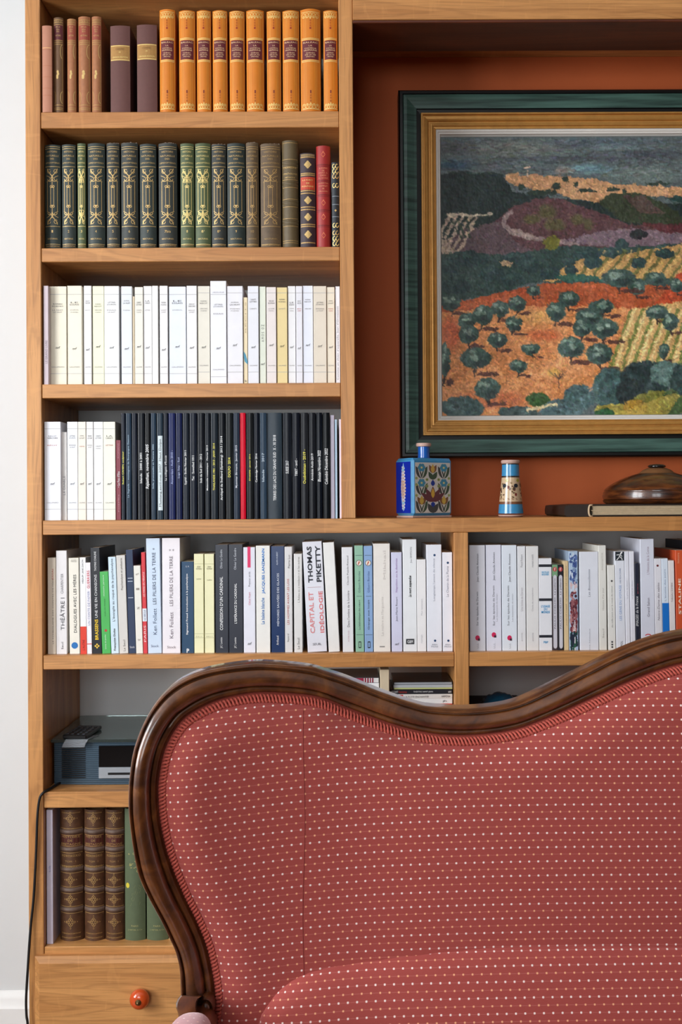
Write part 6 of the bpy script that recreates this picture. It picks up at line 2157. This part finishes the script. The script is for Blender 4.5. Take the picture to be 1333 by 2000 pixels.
# scroll ends of the posts, arms, seat and legs
for mir in (False, True):
    fx = (lambda x: 2 * XS - x) if mir else (lambda x: x)
    Yq = Ys(360)

    def W(px, py, dy=0.0):
        p = at(px, py, Yq + dy)
        return (fx(p.x), p.y, p.z)
    # volute: a curled block in front of the post
    poly = [(354, 1943), (366, 1944.5), (380, 1944), (396, 1945), (389, 1949), (385, 1956), (384, 1966), (386, 1980), (390, 1996), (398, 2030), (352, 2030), (350, 1990), (347, 1976), (344, 1968), (344, 1959), (348, 1950)]
    g = G()
    fr, bk = [W(px, py, -.05) for px, py in poly], [W(px, py, .02) for px, py in poly]
    rim = [W(366 + (px - 366) * .86, 1975 + (py - 1975) * .93, -.056) for px, py in poly]
    n_ = len(poly)
    Fc = [tuple(range(2 * n_, 3 * n_)), tuple(range(n_, 2 * n_))[::-1]]
    for i in range(n_):
        j = (i + 1) % n_
        Fc += [(i, j, n_ + j, n_ + i), (2 * n_ + i, 2 * n_ + j, j, i)]
    o = g.add(fr + bk + rim, Fc).build('scroll', WAL, sofa)
    flat_angle(o, 45)
    e0, e1 = W(402, 1968, -.012), W(402, 1968, .02)
    rr = 21 * (Yq + D) / F
    V, Fc = [], []
    for r_, dy in ((rr * 1.0, .02), (rr * 1.0, -.010), (rr * .8, -.016), (rr * .55, -.012), (rr * .5, -.018), (rr * .2, -.022)):
        for i in range(28):
            a = 2 * math.pi * i / 28
            V.append((e0[0] + r_ * .85 * math.cos(a), Yq + dy, e0[2] + r_ * 1.1 * math.sin(a)))
    for j in range(5):
        for i in range(28):
            Fc.append((j * 28 + i, j * 28 + (i + 1) % 28, (j + 1) * 28 + (i + 1) % 28, (j + 1) * 28 + i))
    Fc.append(tuple(5 * 28 + i for i in range(28)))
    o = mesh('scroll_eye', V, Fc, WAL, sofa)
    flat_angle(o, 50)
    # arm rail, its pad and the front post
    zt_ = at(366, 2001, Yq - .13).z
    xa = fx(at(366, 1990, Yq - .13).x)
    g = G()
    arm = [(xa, Yq - .01, zt_ - .055), (xa, Yq - .12, zt_ - .050), (xa, Yq - .26, zt_ - .060), (xa, Yq - .36, zt_ - .085), (xa, Yq - .41, zt_ - .14), (xa, Yq - .40, zt_ - .22), (xa, Yq - .41, .30)]
    g.tube(catmull(arm, 6), .026, 12).build('arm', WAL, sofa, smooth=True)
    V, Fc = [], []
    nu, nv = 28, 24
    for j in range(nv + 1):
        ph = math.pi * j / nv
        for i in range(nu):
            a = 2 * math.pi * i / nu
            sx, sz = math.sin(ph), math.cos(ph)
            V.append((xa + .033 * math.copysign(abs(sx * math.cos(a)) ** .8, math.cos(a)), Yq - .175 - .115 * math.copysign(abs(sz) ** .6, sz), zt_ - .028 + .028 * sx * math.sin(a)))
    for j in range(nv):
        for i in range(nu):
            Fc.append((j * nu + i, j * nu + (i + 1) % nu, (j + 1) * nu + (i + 1) % nu, (j + 1) * nu + i))
    o = mesh('arm_pad', V, Fc, LIT_FAB, sofa, smooth=True)
    o['label'] = 'pale pink padded arm top with window light painted in'
    ul = o.data.uv_layers.new(name='UVMap')
    for lp in o.data.loops:
        c_ = o.data.vertices[lp.vertex_index].co
        ul.data[lp.index].uv = (c_.x, c_.y)
    # front and rear legs
    for yy, sg in ((Yq - .44, -1), (Yq - .01, 1)):
        lg = [(xa, yy, .34), (xa, yy + sg * .012, .24), (xa, yy + sg * .010, .14), (xa, yy + sg * .03, .05), (xa, yy + sg * .045, .001)]
        cc = catmull(lg, 5)
        g = G().tube(cc, [.034 - .018 * (i / (len(cc) - 1)) for i in range(len(cc))], 12)
        g.build('leg', WAL, sofa, smooth=True)
# seat rail and cushion
xl, xr_ = half[0, 0] - .05, 2 * XS - half[0, 0] + .05
V = []
N = 40
fr = []
for i in range(N + 1):
    u = i / N
    x = xl + (xr_ - xl) * u
    fr.append((x, -1.18 - .05 * math.sin(math.pi * u)))
g = G()
for i in range(N):
    (xa, ya), (xb_, yb_) = fr[i], fr[i + 1]
    k0 = len(g.V)
    g.V += [(xa, ya, .28), (xb_, yb_, .28), (xb_, yb_, .36), (xa, ya, .36), (xa, ya + .03, .28), (xb_, yb_ + .03, .28), (xb_, yb_ + .03, .36), (xa, ya + .03, .36)]
    g.F += [tuple(k0 + q for q in f) for f in ((0, 1, 2, 3), (5, 4, 7, 6), (3, 2, 6, 7), (1, 0, 4, 5))]
g.build('seat_rail', WAL, sofa)
V, Fc = [], []
M = 16
for i in range(N + 1):
    for j in range(M + 1):
        u, v_ = i / N, j / M
        x, yf = fr[i][0], fr[i][1] + .02
        ybk = float(YbX(np.array(x))) - .03
        V.append((x, yf + (ybk - yf) * v_, .36 + .085 * (math.sin(math.pi * min(max(u, .0), 1)) ** .25) * (max(0, math.sin(math.pi * (.12 + .80 * v_))) ** .35)))
for i in range(N):
    for j in range(M):
        Fc.append((i * (M + 1) + j, (i + 1) * (M + 1) + j, (i + 1) * (M + 1) + j + 1, i * (M + 1) + j + 1))
o = mesh('seat', V, Fc, FAB, sofa, smooth=True)
ul = o.data.uv_layers.new(name='UVMap')
for lp in o.data.loops:
    c_ = o.data.vertices[lp.vertex_index].co
    ul.data[lp.index].uv = (c_.x, c_.y)
